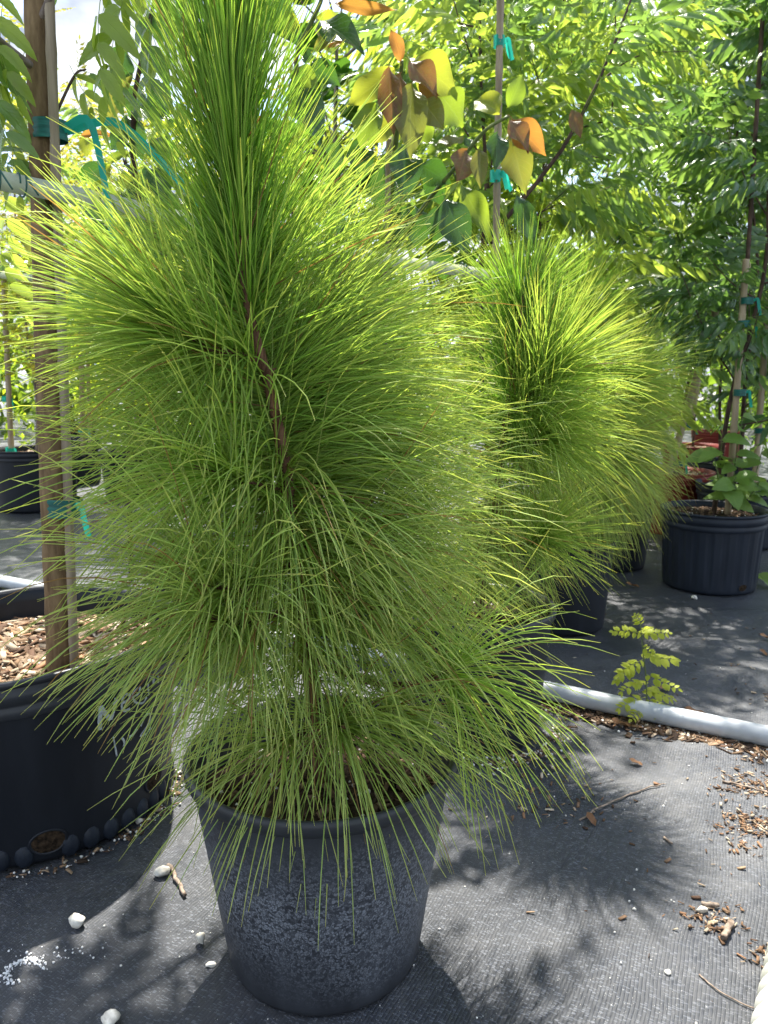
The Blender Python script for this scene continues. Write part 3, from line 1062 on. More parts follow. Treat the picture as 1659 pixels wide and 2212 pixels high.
stick([(362, 1872), (372, 1880), (383, 1905), (400, 1936)], .0042, .0035, 'crooked grey twig lying beside a pebble left of the speckled pot', seed=1, wob=.0008)
stick([(1252, 1768), (1340, 1725), (1420, 1702), (1438, 1700)], .0022, .0010, 'long thin brown twig on the cloth in the pine shadow', seed=2)
stick([(1578, 2000), (1562, 2035)], .0060, .0055, 'short thick broken stick at the right', seed=3, n=8, wob=.0006)
stick([(1515, 1963), (1550, 1966)], .0048, .004, 'stubby brown stick beside an oval pebble', seed=4, n=8, wob=.0008)
stick([(1510, 2105), (1545, 2135), (1600, 2165), (1640, 2180)], .0013, .0011, 'thin curved straw reaching the pale ribbed pipe', seed=5, wob=.0004)
stick([(1434, 1806), (1445, 1817), (1452, 1822)], .0026, .002, 'short pale twig lying alone on sunlit cloth', seed=6, n=8, wob=.0006)
stick([(1560, 1690), (1610, 1700), (1665, 1718)], .003, .002, 'pale root fragment by the right mulch heap', seed=7, wob=.002)


def ground_leaf(px, py, wpx, yaw, label, seed, mat='dryleaf', ratio=.5):
    c = gr(px, py)
    L = wpx / FPX * (c[1] * CP + EYE * SP)
    V, q, U = blade(L, L * ratio, 6, .5, -.25, .1, wave=.15, cols=2)
    V = V - [0, L * .5, 0]
    a = yaw
    R = np.array([[math.cos(a), -math.sin(a), 0], [math.sin(a), math.cos(a), 0], [0, 0, 1]])
    V = V @ R.T
    V[:, 2] -= V[:, 2].min() - .002
    V = V + [c[0], c[1], gzs(c[0], c[1])]
    tag(G().add(V, q, None, U).build('fallen_leaf', M[mat]), label, 'dry leaf', 'dead leaves on the ground')


ground_leaf(1275, 1770, 38, .4, 'curled tan leaf fragment at the end of the long thin twig', 1)
ground_leaf(1372, 1650, 30, 1.2, 'small brown curled leaf on sunlit cloth below the seedling', 2)
ground_leaf(1340, 1568, 46, 1.4, 'brown bark-like leaf at the left end of the mulch strip', 3)
ground_leaf(1262, 1505, 46, 1.1, 'large brown leaf flake tucked against the grey pipe', 4)
ground_leaf(1655, 1385, 34, 1.3, 'brown leaf on the cloth at the right edge above the pipe', 5)
ground_leaf(1648, 1410, 24, .3, 'small folded brown leaf below another at the right edge', 6)
ground_leaf(1500, 1545, 50, 1.5, 'long curled tan leaf in the mulch right of the seedling', 7)
ground_leaf(1365, 1268, 30, 1.5, 'dry leaf lying left of the ribbed pot', 8)
ground_leaf(1650, 1265, 60, .3, 'dull green fallen leaf at the right edge beside the ribbed pot', 9, 'weed', .7)
ground_leaf(1432, 1492, 26, 1.3, 'thin dark leaf strip on the cloth beyond the pipe', 10)

# pale ribbed pipe end, lower right corner
a, b = gr(1744, 2050), gr(1708, 2290)
axd = unit(b - a)
a, b = a - axd * .12, b + axd * .12
a[2] = b[2] = .052
g = G()
K = 190
P = a + (b - a) * np.linspace(0, 1, K)[:, None]
L = np.linalg.norm(b - a)
s = np.linspace(0, L, K)
fr = (s / .031) % 1.0
rad_ = .040 + .011 * np.clip(np.sin(fr * np.pi), 0, 1) ** .6 + .000 * fr
V, q, U, _ = tubes(P[None], rad_[None], 28)
g.add(V, q, None, U)
tag(g.build('corrugated_pipe', M['rubber']), 'pale grey ribbed pipe cut by the lower right corner', 'pipe')

# ------------------------------------------------------------------ pines
def make_needles(rng, axis, n, th_tip, th_base, L, droop, K=7, s0=0., s1=1., wav=.5, col='mid', bias=1.0, front=1.0):
    ax = spline(axis, 40)
    s = s0 + (s1 - s0) * rng.uniform(0, 1, n) ** bias
    f = s * 39
    i = np.clip(f.astype(int), 0, 38)
    p0 = ax[i] + (ax[i + 1] - ax[i]) * (f - i)[:, None]
    T = unit(ax[i + 1] - ax[i])
    ref = np.where(np.abs(T[:, 2:3]) > .9, np.array([1., 0, 0]), np.array([0, 0, 1.]))
    A = unit(np.cross(T, ref))
    B = np.cross(T, A)
    fi = rng.uniform(0, 2 * np.pi, n)
    sn = (s - s0) / (s1 - s0)
    th = np.radians((th_base[0] + (th_tip[0] - th_base[0]) * sn) + rng.uniform(0, 1, n) * ((th_base[1] - th_base[0]) + ((th_tip[1] - th_tip[0]) - (th_base[1] - th_base[0])) * sn))
    if front < 1:
        for _ in range(5):
            rd = A * np.cos(fi)[:, None] + B * np.sin(fi)[:, None]
            redo = (rd[:, 1] < -.45) & (rng.uniform(0, 1, n) > front ** .3)
            fi = np.where(redo, rng.uniform(0, 2 * np.pi, n), fi)
    rad = A * np.cos(fi)[:, None] + B * np.sin(fi)[:, None]
    d = T * np.cos(th)[:, None] + rad * np.sin(th)[:, None]
    ln = rng.uniform(L[0], L[1], n)
    step = ln / (K - 1)
    side = unit(rng.normal(size=(n, 3))) * (np.abs(rng.normal(0, wav, n)) + (rng.uniform(0, 1, n) < .03) * 7)[:, None]
    dk = droop * rng.uniform(.3, 1.9, n)
    wv = rng.normal(0, 1, (n, 3)) * (np.abs(rng.normal(0, .6, n)) + (rng.uniform(0, 1, n) < .10) * 2.4)[:, None]
    wf = rng.uniform(3, 9, n)
    wp = rng.uniform(0, 6.28, n)
    P = np.empty((n, K, 3))
    P[:, 0] = p0 + rad * .004
    for k in range(1, K):
        P[:, k] = P[:, k - 1] + d * step[:, None]
        hz = np.hypot(d[:, 0], d[:, 1])
        g_ = np.zeros_like(d)
        g_[:, 2] = -dk * step * hz * (.35 + 1.1 * k / K)
        sw = np.cos(3.2 * k / K)
        d = unit(d + g_ + side * step[:, None] * sw + wv * step[:, None] * np.sin(wf * k / K + wp)[:, None])
    r = np.linspace(1, .55, K)[None] * np.ones((n, 1))
    r[:, 0] = .8
    r[:, -1] = .25
    r = r * .00116 * rng.uniform(.8, 1.15, (n, 1))
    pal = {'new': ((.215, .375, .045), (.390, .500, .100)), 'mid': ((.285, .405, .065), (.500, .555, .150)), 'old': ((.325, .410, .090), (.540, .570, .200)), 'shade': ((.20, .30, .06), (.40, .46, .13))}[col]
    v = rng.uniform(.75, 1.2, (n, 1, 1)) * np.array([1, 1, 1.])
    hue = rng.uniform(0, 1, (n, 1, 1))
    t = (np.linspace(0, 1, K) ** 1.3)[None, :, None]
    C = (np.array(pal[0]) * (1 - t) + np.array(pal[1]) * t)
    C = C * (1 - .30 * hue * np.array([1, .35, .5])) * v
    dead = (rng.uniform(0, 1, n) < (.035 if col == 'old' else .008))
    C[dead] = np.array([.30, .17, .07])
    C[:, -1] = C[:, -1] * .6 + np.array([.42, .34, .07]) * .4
    # keep needles out of the ground and pot soil
    P[..., 2] = np.maximum(P[..., 2], .012)
    return P, r, C


def bark_tube(root, P, r0, r1, name='branch', mat='bark_pine', n=26, scale=True, parent=None):
    g = G()
    ax = tube(g, P, r0, r1, n=n, sides=10)
    if scale:
        rng = np.random.default_rng(int(abs(P[0][0]) * 1e4))
        m = int(n * 9)
        f = rng.uniform(0, n - 1.01, m)
        i = f.astype(int)
        c = ax[i] + (ax[i + 1] - ax[i]) * (f - i)[:, None]
        T = unit(ax[i + 1] - ax[i])
        o = unit(np.cross(T, unit(rng.normal(size=(m, 3)))))
        rr = (r0 + (r1 - r0) * f / (n - 1))[:, None]
        b0 = c + o * rr * .9
        tip = b0 + T * .011 + o * .005
        sd = np.cross(T, o) * .0022
        V = np.stack([b0 - sd, b0 + sd, tip], 1)
        g.add(V, None, np.arange(m * 3).reshape(-1, 3))
    return g.build(name, M[mat], parent or root)


def pine(label, base, stem, shoots, seed, singles=0, K=6, r0=.011, dens=.85):
    rng = np.random.default_rng(seed)
    root = thing('pine_tree', label, 'pine tree', base)
    tr = bark_tube(root, stem, r0, .004, 'trunk', n=40)
    allP, allr, allC, own = [], [], [], []
    for kk, sh in enumerate(shoots):
        sh['n'] = int(sh['n'] * dens)
        P, r, C = make_needles(rng, sh['axis'], sh['n'], sh['tip'], sh['base'], sh['L'], sh['droop'], K, sh.get('s0', 0), sh.get('s1', 1), sh.get('wav', .5), sh.get('col', 'mid'), sh.get('bias', 1), sh.get('front', 1.))
        par = root
        if sh.get('branch'):
            par = bark_tube(root, sh['axis'], sh['branch'], sh['branch'] * .6, 'branch', n=14)
        allP.append(P); allr.append(r); allC.append(C); own.append(par)
    if singles:
        D = np.concatenate([np.linalg.norm(P[:, K // 2:] - np.array([0, 0, EYE]), axis=-1).mean(1) for P in allP])
        cut = np.partition(D, singles)[singles]
    for P, r, C, par in zip(allP, allr, allC, own):
        keep = np.ones(len(P), bool)
        if singles:
            near = np.linalg.norm(P[:, K // 2:] - np.array([0, 0, EYE]), axis=-1).mean(1) < cut
            for j in np.nonzero(near)[0]:
                V, q, U, Cc = tubes(P[j:j + 1], r[j:j + 1], 3, C[j:j + 1], True)
                G().add(V, q, None, U, Cc).build('needle', M['needle'], root)
            keep = ~near
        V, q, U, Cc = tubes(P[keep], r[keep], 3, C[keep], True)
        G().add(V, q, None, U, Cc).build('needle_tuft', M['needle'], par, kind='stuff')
    return root


B0 = np.array([MPX, MPY, .28])
stem = [B0, at(668, 1450, 1.135), at(640, 1200, 1.125), at(612, 980, 1.115), at(583, 840, 1.105), at(545, 700, 1.10), at(522, 560, 1.10), at(505, 300, 1.09), at(494, 80, 1.09)]
S = dict
shoots = [
    S(axis=stem[5:], n=1450, tip=(6, 36), base=(18, 48), L=(.16, .235), droop=.5, col='new', wav=.5, front=.12),
    S(axis=stem[6:], n=450, tip=(4, 26), base=(10, 36), L=(.17, .25), droop=.3, col='new', wav=.4),
    S(axis=stem[4:7], n=900, tip=(30, 66), base=(50, 92), L=(.23, .32), droop=1.3, col='mid', wav=.5, front=.05),
    S(axis=stem[3:5], n=1000, tip=(45, 88), base=(60, 105), L=(.25, .34), droop=2.4, col='mid', wav=.65, front=.06),
    S(axis=stem[2:4], n=950, tip=(60, 105), base=(75, 120), L=(.23, .33), droop=4.6, col='old', wav=.8, front=.6),
    S(axis=stem[1:3], n=680, tip=(65, 110), base=(80, 120), L=(.20, .31), droop=5.5, col='old', wav=.9),
    S(axis=stem[0:2], n=120, tip=(70, 110), base=(60, 105), L=(.17, .26), droop=5.0, col='old', wav=.9, s0=.25),
    S(axis=[at(622, 1060, 1.12), at(740, 1035, 1.18), at(850, 1010, 1.24)], n=520, tip=(10, 60), base=(35, 90), L=(.21, .31), droop=2.2, branch=.005),
    S(axis=[at(638, 1190, 1.125), at(750, 1180, 1.15), at(850, 1150, 1.18)], n=480, tip=(10, 65), base=(35, 90), L=(.21, .31), droop=3.0, branch=.005, col='old'),
    S(axis=[at(652, 1320, 1.13), at(750, 1330, 1.12), at(840, 1310, 1.11)], n=210, tip=(10, 65), base=(35, 90), L=(.21, .31), droop=3.6, branch=.0045, col='old'),
    S(axis=[at(622, 1060, 1.12), at(520, 1040, 1.06), at(430, 1010, 1.02)], n=420, tip=(10, 60), base=(35, 90), L=(.20, .30), droop=2.6, branch=.005),
    S(axis=[at(552, 775, 1.10), at(440, 748, 1.04), at(366, 700, 1.01)], n=640, tip=(6, 36), base=(28, 72), L=(.17, .255), droop=1.7, branch=.0055),
    S(axis=[at(585, 805, 1.10), at(660, 745, 1.16), at(745, 690, 1.23)], n=720, tip=(6, 45), base=(30, 80), L=(.20, .30), droop=1.0, branch=.0055),
    S(axis=[at(605, 905, 1.11), at(690, 880, 1.20), at(770, 830, 1.30)], n=620, tip=(10, 55), base=(35, 85), L=(.22, .32), droop=1.6, branch=.005),
    S(axis=[at(640, 1215, 1.125), at(540, 1270, 1.03), at(440, 1265, .97)], n=300, tip=(10, 65), base=(30, 85), L=(.20, .30), droop=3.0, branch=.0045, col='old', s0=.35),
    S(axis=[at(645, 1300, 1.13), at(540, 1350, 1.04), at(460, 1335, .98)], n=230, tip=(10, 70), base=(30, 85), L=(.19, .28), droop=3.4, branch=.0045, col='old', s0=.35),
    S(axis=[at(662, 1420, 1.13), at(830, 1480, 1.12), at(985, 1450, 1.10)], n=190, tip=(15, 85), base=(30, 90), L=(.19, .29), droop=4.6, branch=.005, col='mid', s0=.86),
    S(axis=[at(690, 1560, 1.14), at(640, 1590, 1.06), at(600, 1600, 1.02)], n=110, tip=(5, 50), base=(20, 70), L=(.19, .28), droop=4.2, branch=.004, col='old', s0=.4),
    S(axis=[at(692, 1555, 1.14), at(720, 1565, 1.06), at(740, 1570, 1.03)], n=170, tip=(5, 60), base=(20, 80), L=(.19, .30), droop=5.5, branch=.004, col='old', s0=.4),
    S(axis=[at(692, 1540, 1.14), at(800, 1540, 1.14), at(860, 1530, 1.13)], n=170, tip=(5, 60), base=(20, 80), L=(.17, .26), droop=3.6, branch=.004, col='old', s0=.4),
]
pine('big bright green pine with very long needles in the front pot', B0, stem, shoots, 11, singles=290, K=8, r0=.0125, dens=.74)

b = np.array([.24, 1.93, .29])
st = [b, at(1062, 1150, 1.93), at(1085, 960, 1.91), at(1100, 860, 1.89), at(1120, 740, 1.87), at(1128, 640, 1.87)]
pine('second pine with upright green tip and wide hanging skirt behind the front pine', b, st, [
    S(axis=st[3:], n=1100, tip=(5, 60), base=(20, 75), L=(.15, .23), droop=.7, col='new', front=.1),
    S(axis=st[2:4], n=600, front=.15, tip=(40, 85), base=(55, 100), L=(.20, .29), droop=2.5),
    S(axis=st[1:3], n=750, tip=(60, 105), base=(70, 115), L=(.20, .30), droop=5.5, col='old'),
    S(axis=st[0:2], n=500, tip=(70, 115), base=(70, 115), L=(.17, .26), droop=6., col='old', s0=.3),
    S(axis=[at(1102, 880, 1.89), at(1150, 850, 1.85), at(1190, 800, 1.83)], n=900, tip=(5, 60), base=(30, 88), L=(.20, .29), droop=1.7, branch=.005),
    S(axis=[at(1085, 960, 1.9), at(1140, 960, 1.84), at(1200, 940, 1.80)], n=450, tip=(10, 70), base=(30, 88), L=(.20, .29), droop=3.2, branch=.0045),
    S(axis=[at(1062, 1180, 1.93), at(1141, 1175, 1.84), at(1185, 1150, 1.80)], n=260, tip=(5, 70), base=(20, 80), L=(.16, .24), droop=2.2, branch=.004, s0=.5),
], 12, r0=.010)
b = np.array([.66, 2.80, .28])
st = [b, at(1236, 1080, 2.80), at(1238, 900, 2.79), at(1240, 740, 2.78), at(1250, 640, 2.78)]
pine('third pine bulging right of the second pine', b, st, [
    S(axis=st[2:], n=1000, tip=(5, 65), base=(30, 85), L=(.20, .29), droop=1.1, col='new'),
    S(axis=st[1:3], n=900, tip=(55, 100), base=(65, 110), L=(.24, .34), droop=4.2),
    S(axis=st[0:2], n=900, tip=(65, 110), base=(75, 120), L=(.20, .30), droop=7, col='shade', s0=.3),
    S(axis=[at(1258, 860, 2.79), at(1310, 850, 2.72), at(1350, 820, 2.70)], n=800, tip=(5, 60), base=(30, 88), L=(.22, .32), droop=2.4, branch=.005),
    S(axis=[at(1238, 1020, 2.79), at(1265, 1030, 2.66), at(1300, 1040, 2.60)], n=520, tip=(10, 70), base=(40, 95), L=(.24, .34), droop=6.5, branch=.0045, col='old'),
    S(axis=[at(1238, 1000, 2.79), at(1290, 1010, 2.78), at(1350, 1010, 2.76)], n=420, tip=(10, 70), base=(40, 95), L=(.24, .34), droop=6.5, branch=.0045, col='old'),
    S(axis=[at(1255, 930, 2.79), at(1290, 960, 2.7), at(1340, 960, 2.66)], n=600, tip=(10, 70), base=(30, 88), L=(.22, .32), droop=4.2, branch=.005, col='old'),
], 13)
b = np.array([1.12, 3.72, .28])
st = [b, at(1340, 1000, 3.72), at(1345, 860, 3.72), at(1352, 770, 3.72)]
pine('rearmost pine half hidden behind the third pine', b, st, [
    S(axis=st[1:], n=900, tip=(5, 50), base=(35, 88), L=(.20, .29), droop=1.4),
    S(axis=st[0:2], n=900, tip=(60, 105), base=(75, 115), L=(.24, .34), droop=7, col='old', s0=.4),
    S(axis=[at(1343, 900, 3.72), at(1375, 880, 3.66), at(1400, 850, 3.62)], n=500, tip=(10, 60), base=(30, 88), L=(.20, .30), droop=2.4, branch=.005),
], 14)

# ------------------------------------------------------------------ leaves of the other trees
def compound(rng, L=.30, pairs=6, ll=.075, lw=.022, droop=.35, hang=.5, curl=.12, serr=0., nseg=4, fold=.35, fwd=62, rr=.0011):
    """a pinnate leaf along +Y, Z up"""
    g = G()
    t = np.linspace(0, 1, 8)
    R = np.stack([.03 * L * np.sin(t * 3), L * t * (1 - .15 * droop * t), -droop * L * t ** 2 * .6], -1)
    V, q, U, _ = tubes(R[None], np.linspace(rr, rr * .5, 8)[None], 3)
    g.add(V, q, None, np.full((len(V), 2), (.5, .5)))
    for k in range(pairs + 1):
        tt = .16 + .84 * k / pairs
        p = np.array([np.interp(tt, t, R[:, i]) for i in range(3)])
        sc = (.72 + .45 * math.sin(math.pi * min(1, tt * .85 + .1))) * rng.uniform(.88, 1.1)
        for sd in ((-1, 1) if k < pairs else (0,)):
            if rng.uniform() < .04:
                continue
            a = math.radians(fwd + rng.normal(0, 7)) * (1 - .25 * tt)
            Vb, qb, Ub = blade(ll * sc, lw * sc * rng.uniform(.85, 1.15), nseg, fold, .18 + rng.uniform(0, .15), curl * (-sd or rng.choice([-1, 1])), serr=serr, pk=.36, sharp=.8)
            el = -hang * rng.uniform(.6, 1.3)
            y = np.array([sd * math.sin(a) * math.cos(el), math.cos(a if sd else 0) * math.cos(el), math.sin(el)])
            M3 = basis(y, np.array([0, .25 * (-1), 1.]) + rng.normal(0, .12, 3))
            g.add(Vb @ M3.T + p + np.array([0, rng.normal(0, .004), 0]), qb, None, Ub)
    return g


def fine_leaf(rng, L=.22, pairs=11, ll=.026, lw=.011):
    return compound(rng, L, pairs, ll, lw, .35, .25, 0., 0., 2, .3, 72, .0008)


rngL = np.random.default_rng(5)
LM = {
    'neem': [compound(rngL, .36, 7, .084, .0185, .45, .95, .16).mesh('neem_leaf', None) for _ in range(6)],
    'toothed': [compound(rngL, .27, 4, .092, .034, .5, .75, .10, .06, 14, .25).mesh('toothed_leaf', None) for _ in range(4)],
    'glossy': [compound(rngL, .26, 5, .085, .024, .55, .75, .12, .10, 8, .35).mesh('glossy_leaf', None) for _ in range(5)],
    'fine': [fine_leaf(rngL).mesh('fine_leaf', None) for _ in range(5)],
    'seed': [compound(rngL, .075, 8, .0165, .0105, .2, .05, 0, 0, 4, .15, 78, .0006).mesh('seedling_leaf', None) for _ in range(4)],
}


def simple_mesh(L, W, **kw):
    V, q, U = blade(L, W, **kw)
    g = G().add(V, q, None, U)
    g2 = np.array([[0, -.13 * L, .015 * L], [0, -.05 * L, .0], [0, .04 * L, 0]])
    Vt, qt, Ut, _ = tubes(g2[None], np.full((1, 3), .008 * L), 4)
    g.add(Vt, qt, None, np.full((len(Vt), 2), (.5, .5)))
    return g


LM['broad'] = [simple_mesh(1, 1, n=12, cols=3, fold=f, droop=d, curl=c, wave=w_, pk=.46, sharp=1.0, tip=.45).mesh('broad_leaf', None)
               for f, d, c, w_ in [(.20, .14, .06, .06), (.30, .30, -.07, .09), (.12, .20, .10, .08), (.34, .36, .03, .06), (.22, .24, -.12, .10)]]
LM['round'] = [simple_mesh(.11, .075, n=6, cols=1, fold=.12, droop=d, pk=.6, sharp=.55).mesh('round_leaf', None) for d in (.05, .15, .25)]
LM['weedleaf'] = [simple_mesh(.10, .07, n=10, cols=1, fold=.2, droop=d, serr=.05, pk=.38, sharp=.75).mesh('weed_leaf', None) for d in (.15, .35, .5)]
MATMESH = {}


def leaf_mesh(kind, k, mat):
    key = (kind, k, mat)
    if key not in MATMESH:
        me = LM[kind][k].copy()
        me.materials.clear()
        me.materials.append(M[mat])
        MATMESH[key] = me
    return MATMESH[key]


def put_leaf(parent, kind, mat, rng, pos, y, up, scale=1., wscale=None, name='leaf', k=None):
    k = int(rng.integers(len(LM[kind]))) if k is None else k
    o = bpy.data.objects.new(name, leaf_mesh(kind, k, mat))
    B = basis(np.asarray(y, float), np.asarray(up, float))
    sc = np.array([wscale if wscale else scale, scale, scale if wscale is None else (wscale + scale) / 2])
    m = Matrix([list(B[i] * sc) + [0] for i in range(3)] + [[0, 0, 0, 1]])
    loc = Vector(pos) - root_loc(parent)
    o.parent = parent
    o.matrix_local = Matrix.Translation(loc) @ m
    COL.objects.link(o)
    return o


def sapling(name, label, cat, base, trunk, kind, mats, n, seed, group=None, r0=.012, r1=.004, nb=12, blen=(.3, .6), s0=.35, bark='bark_dark', scale=(.8, 1.2),
            elev=(15, 60), per=None, leafname='leaf', extra=(), parts=True):
    """slim nursery tree: trunk, branches with leaves along them"""
    rng = np.random.default_rng(seed)
    root = thing(name, label, cat, base, group)
    g = G()
    ax = tube(g, trunk, r0, r1, n=40, sides=9)
    g.build('trunk', M[bark], root)
    nodes = []
    brs = []
    for k in range(nb):
        s = s0 + (1 - s0) * (k + rng.uniform(0, 1)) / nb
        p = ax[int(s * 39)]
        az = k * 2.4 + rng.uniform(-.5, .5)
        el = math.radians(rng.uniform(*elev))
        ln = rng.uniform(*blen) * (1.15 - .55 * s)
        d = np.array([math.cos(az) * math.cos(el), math.sin(az) * math.cos(el), math.sin(el)])
        brs.append([p, p + d * ln * .5 + [0, 0, -.02 * ln], p + d * ln + np.array([0, 0, .12 * ln])])
    brs += [list(map(np.asarray, e)) for e in extra]
    for P in brs:
        g = G()
        L_ = np.linalg.norm(P[-1] - P[0])
        big = len(P) > 5
        bx = tube(g, P, .0095 if big else max(.0022, r0 * .38), .004 if big else .0013, n=10, sides=6)
        g.build('branch', M[bark], root)
        T = unit(np.gradient(bx, axis=0))
        m = max(3, int(L_ / .045))
        for j in range(m):
            f = (.18 + .82 * (j + .5) / m) * 9
            i = min(8, int(f))
            nodes.append((bx[i] + (bx[i + 1] - bx[i]) * (f - i), T[i]))
    for j in range(14):
        f = .75 + .25 * j / 14
        nodes.append((ax[int(f * 39)], np.array([0, 0, 1.])))
    idx = rng.permutation(len(nodes) * 4)[:n] % len(nodes)
    for j, i in enumerate(idx):
        p, T = nodes[i]
        az = rng.uniform(0, 6.28)
        out_ = np.array([math.cos(az), math.sin(az), 0])
        y = T * rng.uniform(.2, .9) + out_ * .9 + np.array([0, 0, rng.uniform(-.35, .35)])
        mat = mats[int(rng.integers(len(mats)))]
        put_leaf(root, kind, mat, rng, p, y, np.array([0, 0, 1.]) + rng.normal(0, .25, 3), rng.uniform(*scale), name=leafname)
    return root


def bamboo(label, P0, P1, r=.010, mat='bamboo', nodes=7, name='bamboo_stake', group='bamboo stakes'):
    P0, P1 = np.asarray(P0, float), np.asarray(P1, float)
    K = nodes * 6 + 1
    t = np.linspace(0, 1, K)
    P = P0 + (P1 - P0) * t[:, None]
    rad_ = np.full(K, r)
    rad_[3::6] = r * 1.14
    rad_[4::6] = r * .97
    g = G()
    tube(g, P, r, n=K, sides=12, rad=rad_)
    o = g.build(name, M[mat])
    return tag(o, label, 'stake', group)


def tape(label, c, ax, rx, h, tails=1, seed=0, name='tie_tape', mat='tape', ry=None, tl=.09):
    """tape wound round trunk and stake, loose tail as its part"""
    rng = np.random.default_rng(seed)
    c = np.asarray(c, float)
    ax = unit(ax)
    root = thing(name, label, 'tape', c)
    B = basis(ax, np.array([0, 1., 0]))
    ry = ry or rx
    th = np.arange(32) / 32 * 2 * np.pi
    g = G()
    rows = 7
    V = []
    for k in range(rows):
        f = k / (rows - 1)
        j = 1 + (.03 if k in (0, rows - 1) else .045 * (k % 2))
        V.append(c + ax * (f - .5) * h + (B[:, 0] * np.cos(th)[:, None] * rx + B[:, 2] * np.sin(th)[:, None] * ry) * j)
    V = np.concatenate(V)
    idx = np.arange(rows * 32).reshape(rows, 32)
    q = np.stack([idx[:-1], np.roll(idx, -1, 1)[:-1], np.roll(idx, -1, 1)[1:], idx[1:]], -1).reshape(-1, 4)
    g.add(V, q)
    g.build('band', M[mat], root)
    for k in range(tails):
        a = rng.uniform(-.5, .3) if k == 0 else rng.uniform(.2, .8)
        d = np.array([math.cos(a), math.sin(a) - .25, .1])
        p0 = c + unit(d) * rx * np.array([1, 1, 0])
        ln = tl * rng.uniform(.7, 1.2)
        P = [p0, p0 + d * ln * .22 + [0, 0, .005], p0 + d * ln * .32 + [0, 0, -.35 * ln], p0 + d * ln * .36 + [.006, 0, -ln]] if k == 0 else [p0, p0 + d * ln * .4 + [0, 0, .006], p0 + d * ln * .75 + [0, .02, -.3 * ln], p0 + d * ln * 1.05 + [0, .03, -.65 * ln]]
        P = spline(P, 14)
        T = unit(np.gradient(P, axis=0))
        sd = unit(np.cross(T, np.array([-.25, 1., .1]) + .6 * np.sin(np.linspace(0, 2.2, 14) + k)[:, None] * np.array([1, 0, .4])))
        wd = h * .42
        V = np.concatenate([P - sd * wd / 2, P + sd * wd / 2])
        q = [(i, i + 1, 15 + i, 14 + i) for i in range(13)]
        G().add(V, q).build('tail', M['ribbon'], root)
    return root

# ------------------------------------------------------------------ the thick staked tree on the left
TY = 1.50
trunk = [np.array([at(132, 1450, TY)[0], TY, .30]), at(128, 1300, TY), at(119, 1080, TY), at(108, 800, TY), at(98, 500, TY), at(89, 280, TY), at(76, 0, TY), at(70, -170, TY), at(72, -420, TY)]
root = thing('neem_tree', 'thick brown trunked tree tied to a stake in the huge pot', 'tree', trunk[0])
rngA = np.random.default_rng(21)
g = G()
nT = 90
Pt = spline(trunk, nT)
rad_ = np.interp(np.linspace(0, 1, nT), [0, .08, .25, .45, .6, .75, 1.], [.030, .028, .0272, .0255, .0225, .019, .013])
rad_ = rad_ * (1 + .02 * np.sin(np.arange(nT) * .9) + rngA.normal(0, .008, nT))
V, q, U, _ = tubes(Pt[None], rad_[None], 28)
g.add(V, q, None, U)
g.build('trunk', M['bark_neem'], root)
lim = [([at(80, 150, TY), at(45, 125, 1.46), at(-30, 60, 1.4), at(-120, -40, 1.35)], .0075, .004, 'bark_grey'),
       ([at(82, 312, TY), at(40, 275, 1.46), at(0, 232, 1.42), at(-80, 160, 1.38)], .0042, .0028, 'bark_dark'),
       ([at(78, 60, TY), at(140, -60, 1.45), at(240, -120, 1.40)], .0060, .003, 'bark_grey'),
       ([at(76, 20, TY), at(130, -30, 1.6), at(300, -110, 1.75)], .006, .003, 'bark_grey'),
       ([at(110, 270, TY + .02), at(160, 165, 1.62), at(185, 150, 1.68)], .003, .002, 'bark_dark')]
for P, a, b_, mt in lim:
    g = G()
    tube(g, P, a, b_, n=14, sides=8)
    g.build('branch', M[mt], root)
for (x, y, Y, tx, ty, tY, sc, mt) in [
        (235, -70, 1.42, 195, 60, 1.38, .8, 'neem_bright'), (290, -80, 1.42, 262, 50, 1.40, .8, 'neem_bright'), (345, -70, 1.5, 325, 60, 1.48, .85, 'neem'),
        (300, -20, 1.6, 345, 90, 1.58, .75, 'neem_bright'), (-25, -60, 1.4, -15, 90, 1.36, .75, 'neem_bright'),
        (5, 10, 1.45, 12, 120, 1.40, .7, 'neem_bright'), (-30, 60, 1.4, -20, 200, 1.36, .8, 'neem'), (10, 110, 1.5, 20, 220, 1.46, .65, 'neem_bright'),
        (150, 140, 1.62, 195, 215, 1.60, .6, 'neem_bright'), (170, 152, 1.68, 250, 165, 1.75, .6, 'neem'),
        (0, 240, 1.55, 25, 320, 1.5, .65, 'neem_bright'), (-20, 310, 1.5, 25, 360, 1.45, .65, 'neem'),
        (15, 400, 1.8, 10, 470, 1.8, .7, 'neem_bright'), (0, 520, 2.0, 8, 590, 2.0, .7, 'neem_bright'), (380, -70, 1.6, 400, 60, 1.6, .8, 'neem'),
        (420, -90, 1.6, 440, 20, 1.6, .8, 'neem')]:
    p, tgt = at(x, y, Y), at(tx, ty, tY)
    put_leaf(root, 'toothed', mt, rngA, p, tgt - p, np.array([.1, -.9, .5]) + rngA.normal(0, .3, 3), sc)
for k in range(10):  # unseen crown above the frame, added to cast dappled shade on the ground
    p0 = Pt[nT - 26 + 2 * k]
    e = np.array([-.85 + .11 * k + rngA.normal(0, .05), 1.92 + rngA.uniform(-.15, .30), 2.12 + rngA.uniform(0, .30)])
    g = G()
    bx = tube(g, [p0, (p0 + e) / 2 + [0, 0, .10], e], .0045, .002, n=12, sides=6)
    g.build('branch', M['bark_grey'], root)
    for j in range(15):
        a_ = rngA.uniform(0, 6.28)
        put_leaf(root, 'toothed', 'neem_bright' if j % 2 else 'neem', rngA, bx[min(11, 3 + j // 2 + 1)], [math.cos(a_), math.sin(a_), rngA.uniform(0, .5)], np.array([0, 0, 1.]) + rngA.normal(0, .2, 3), rngA.uniform(.7, 1.0))
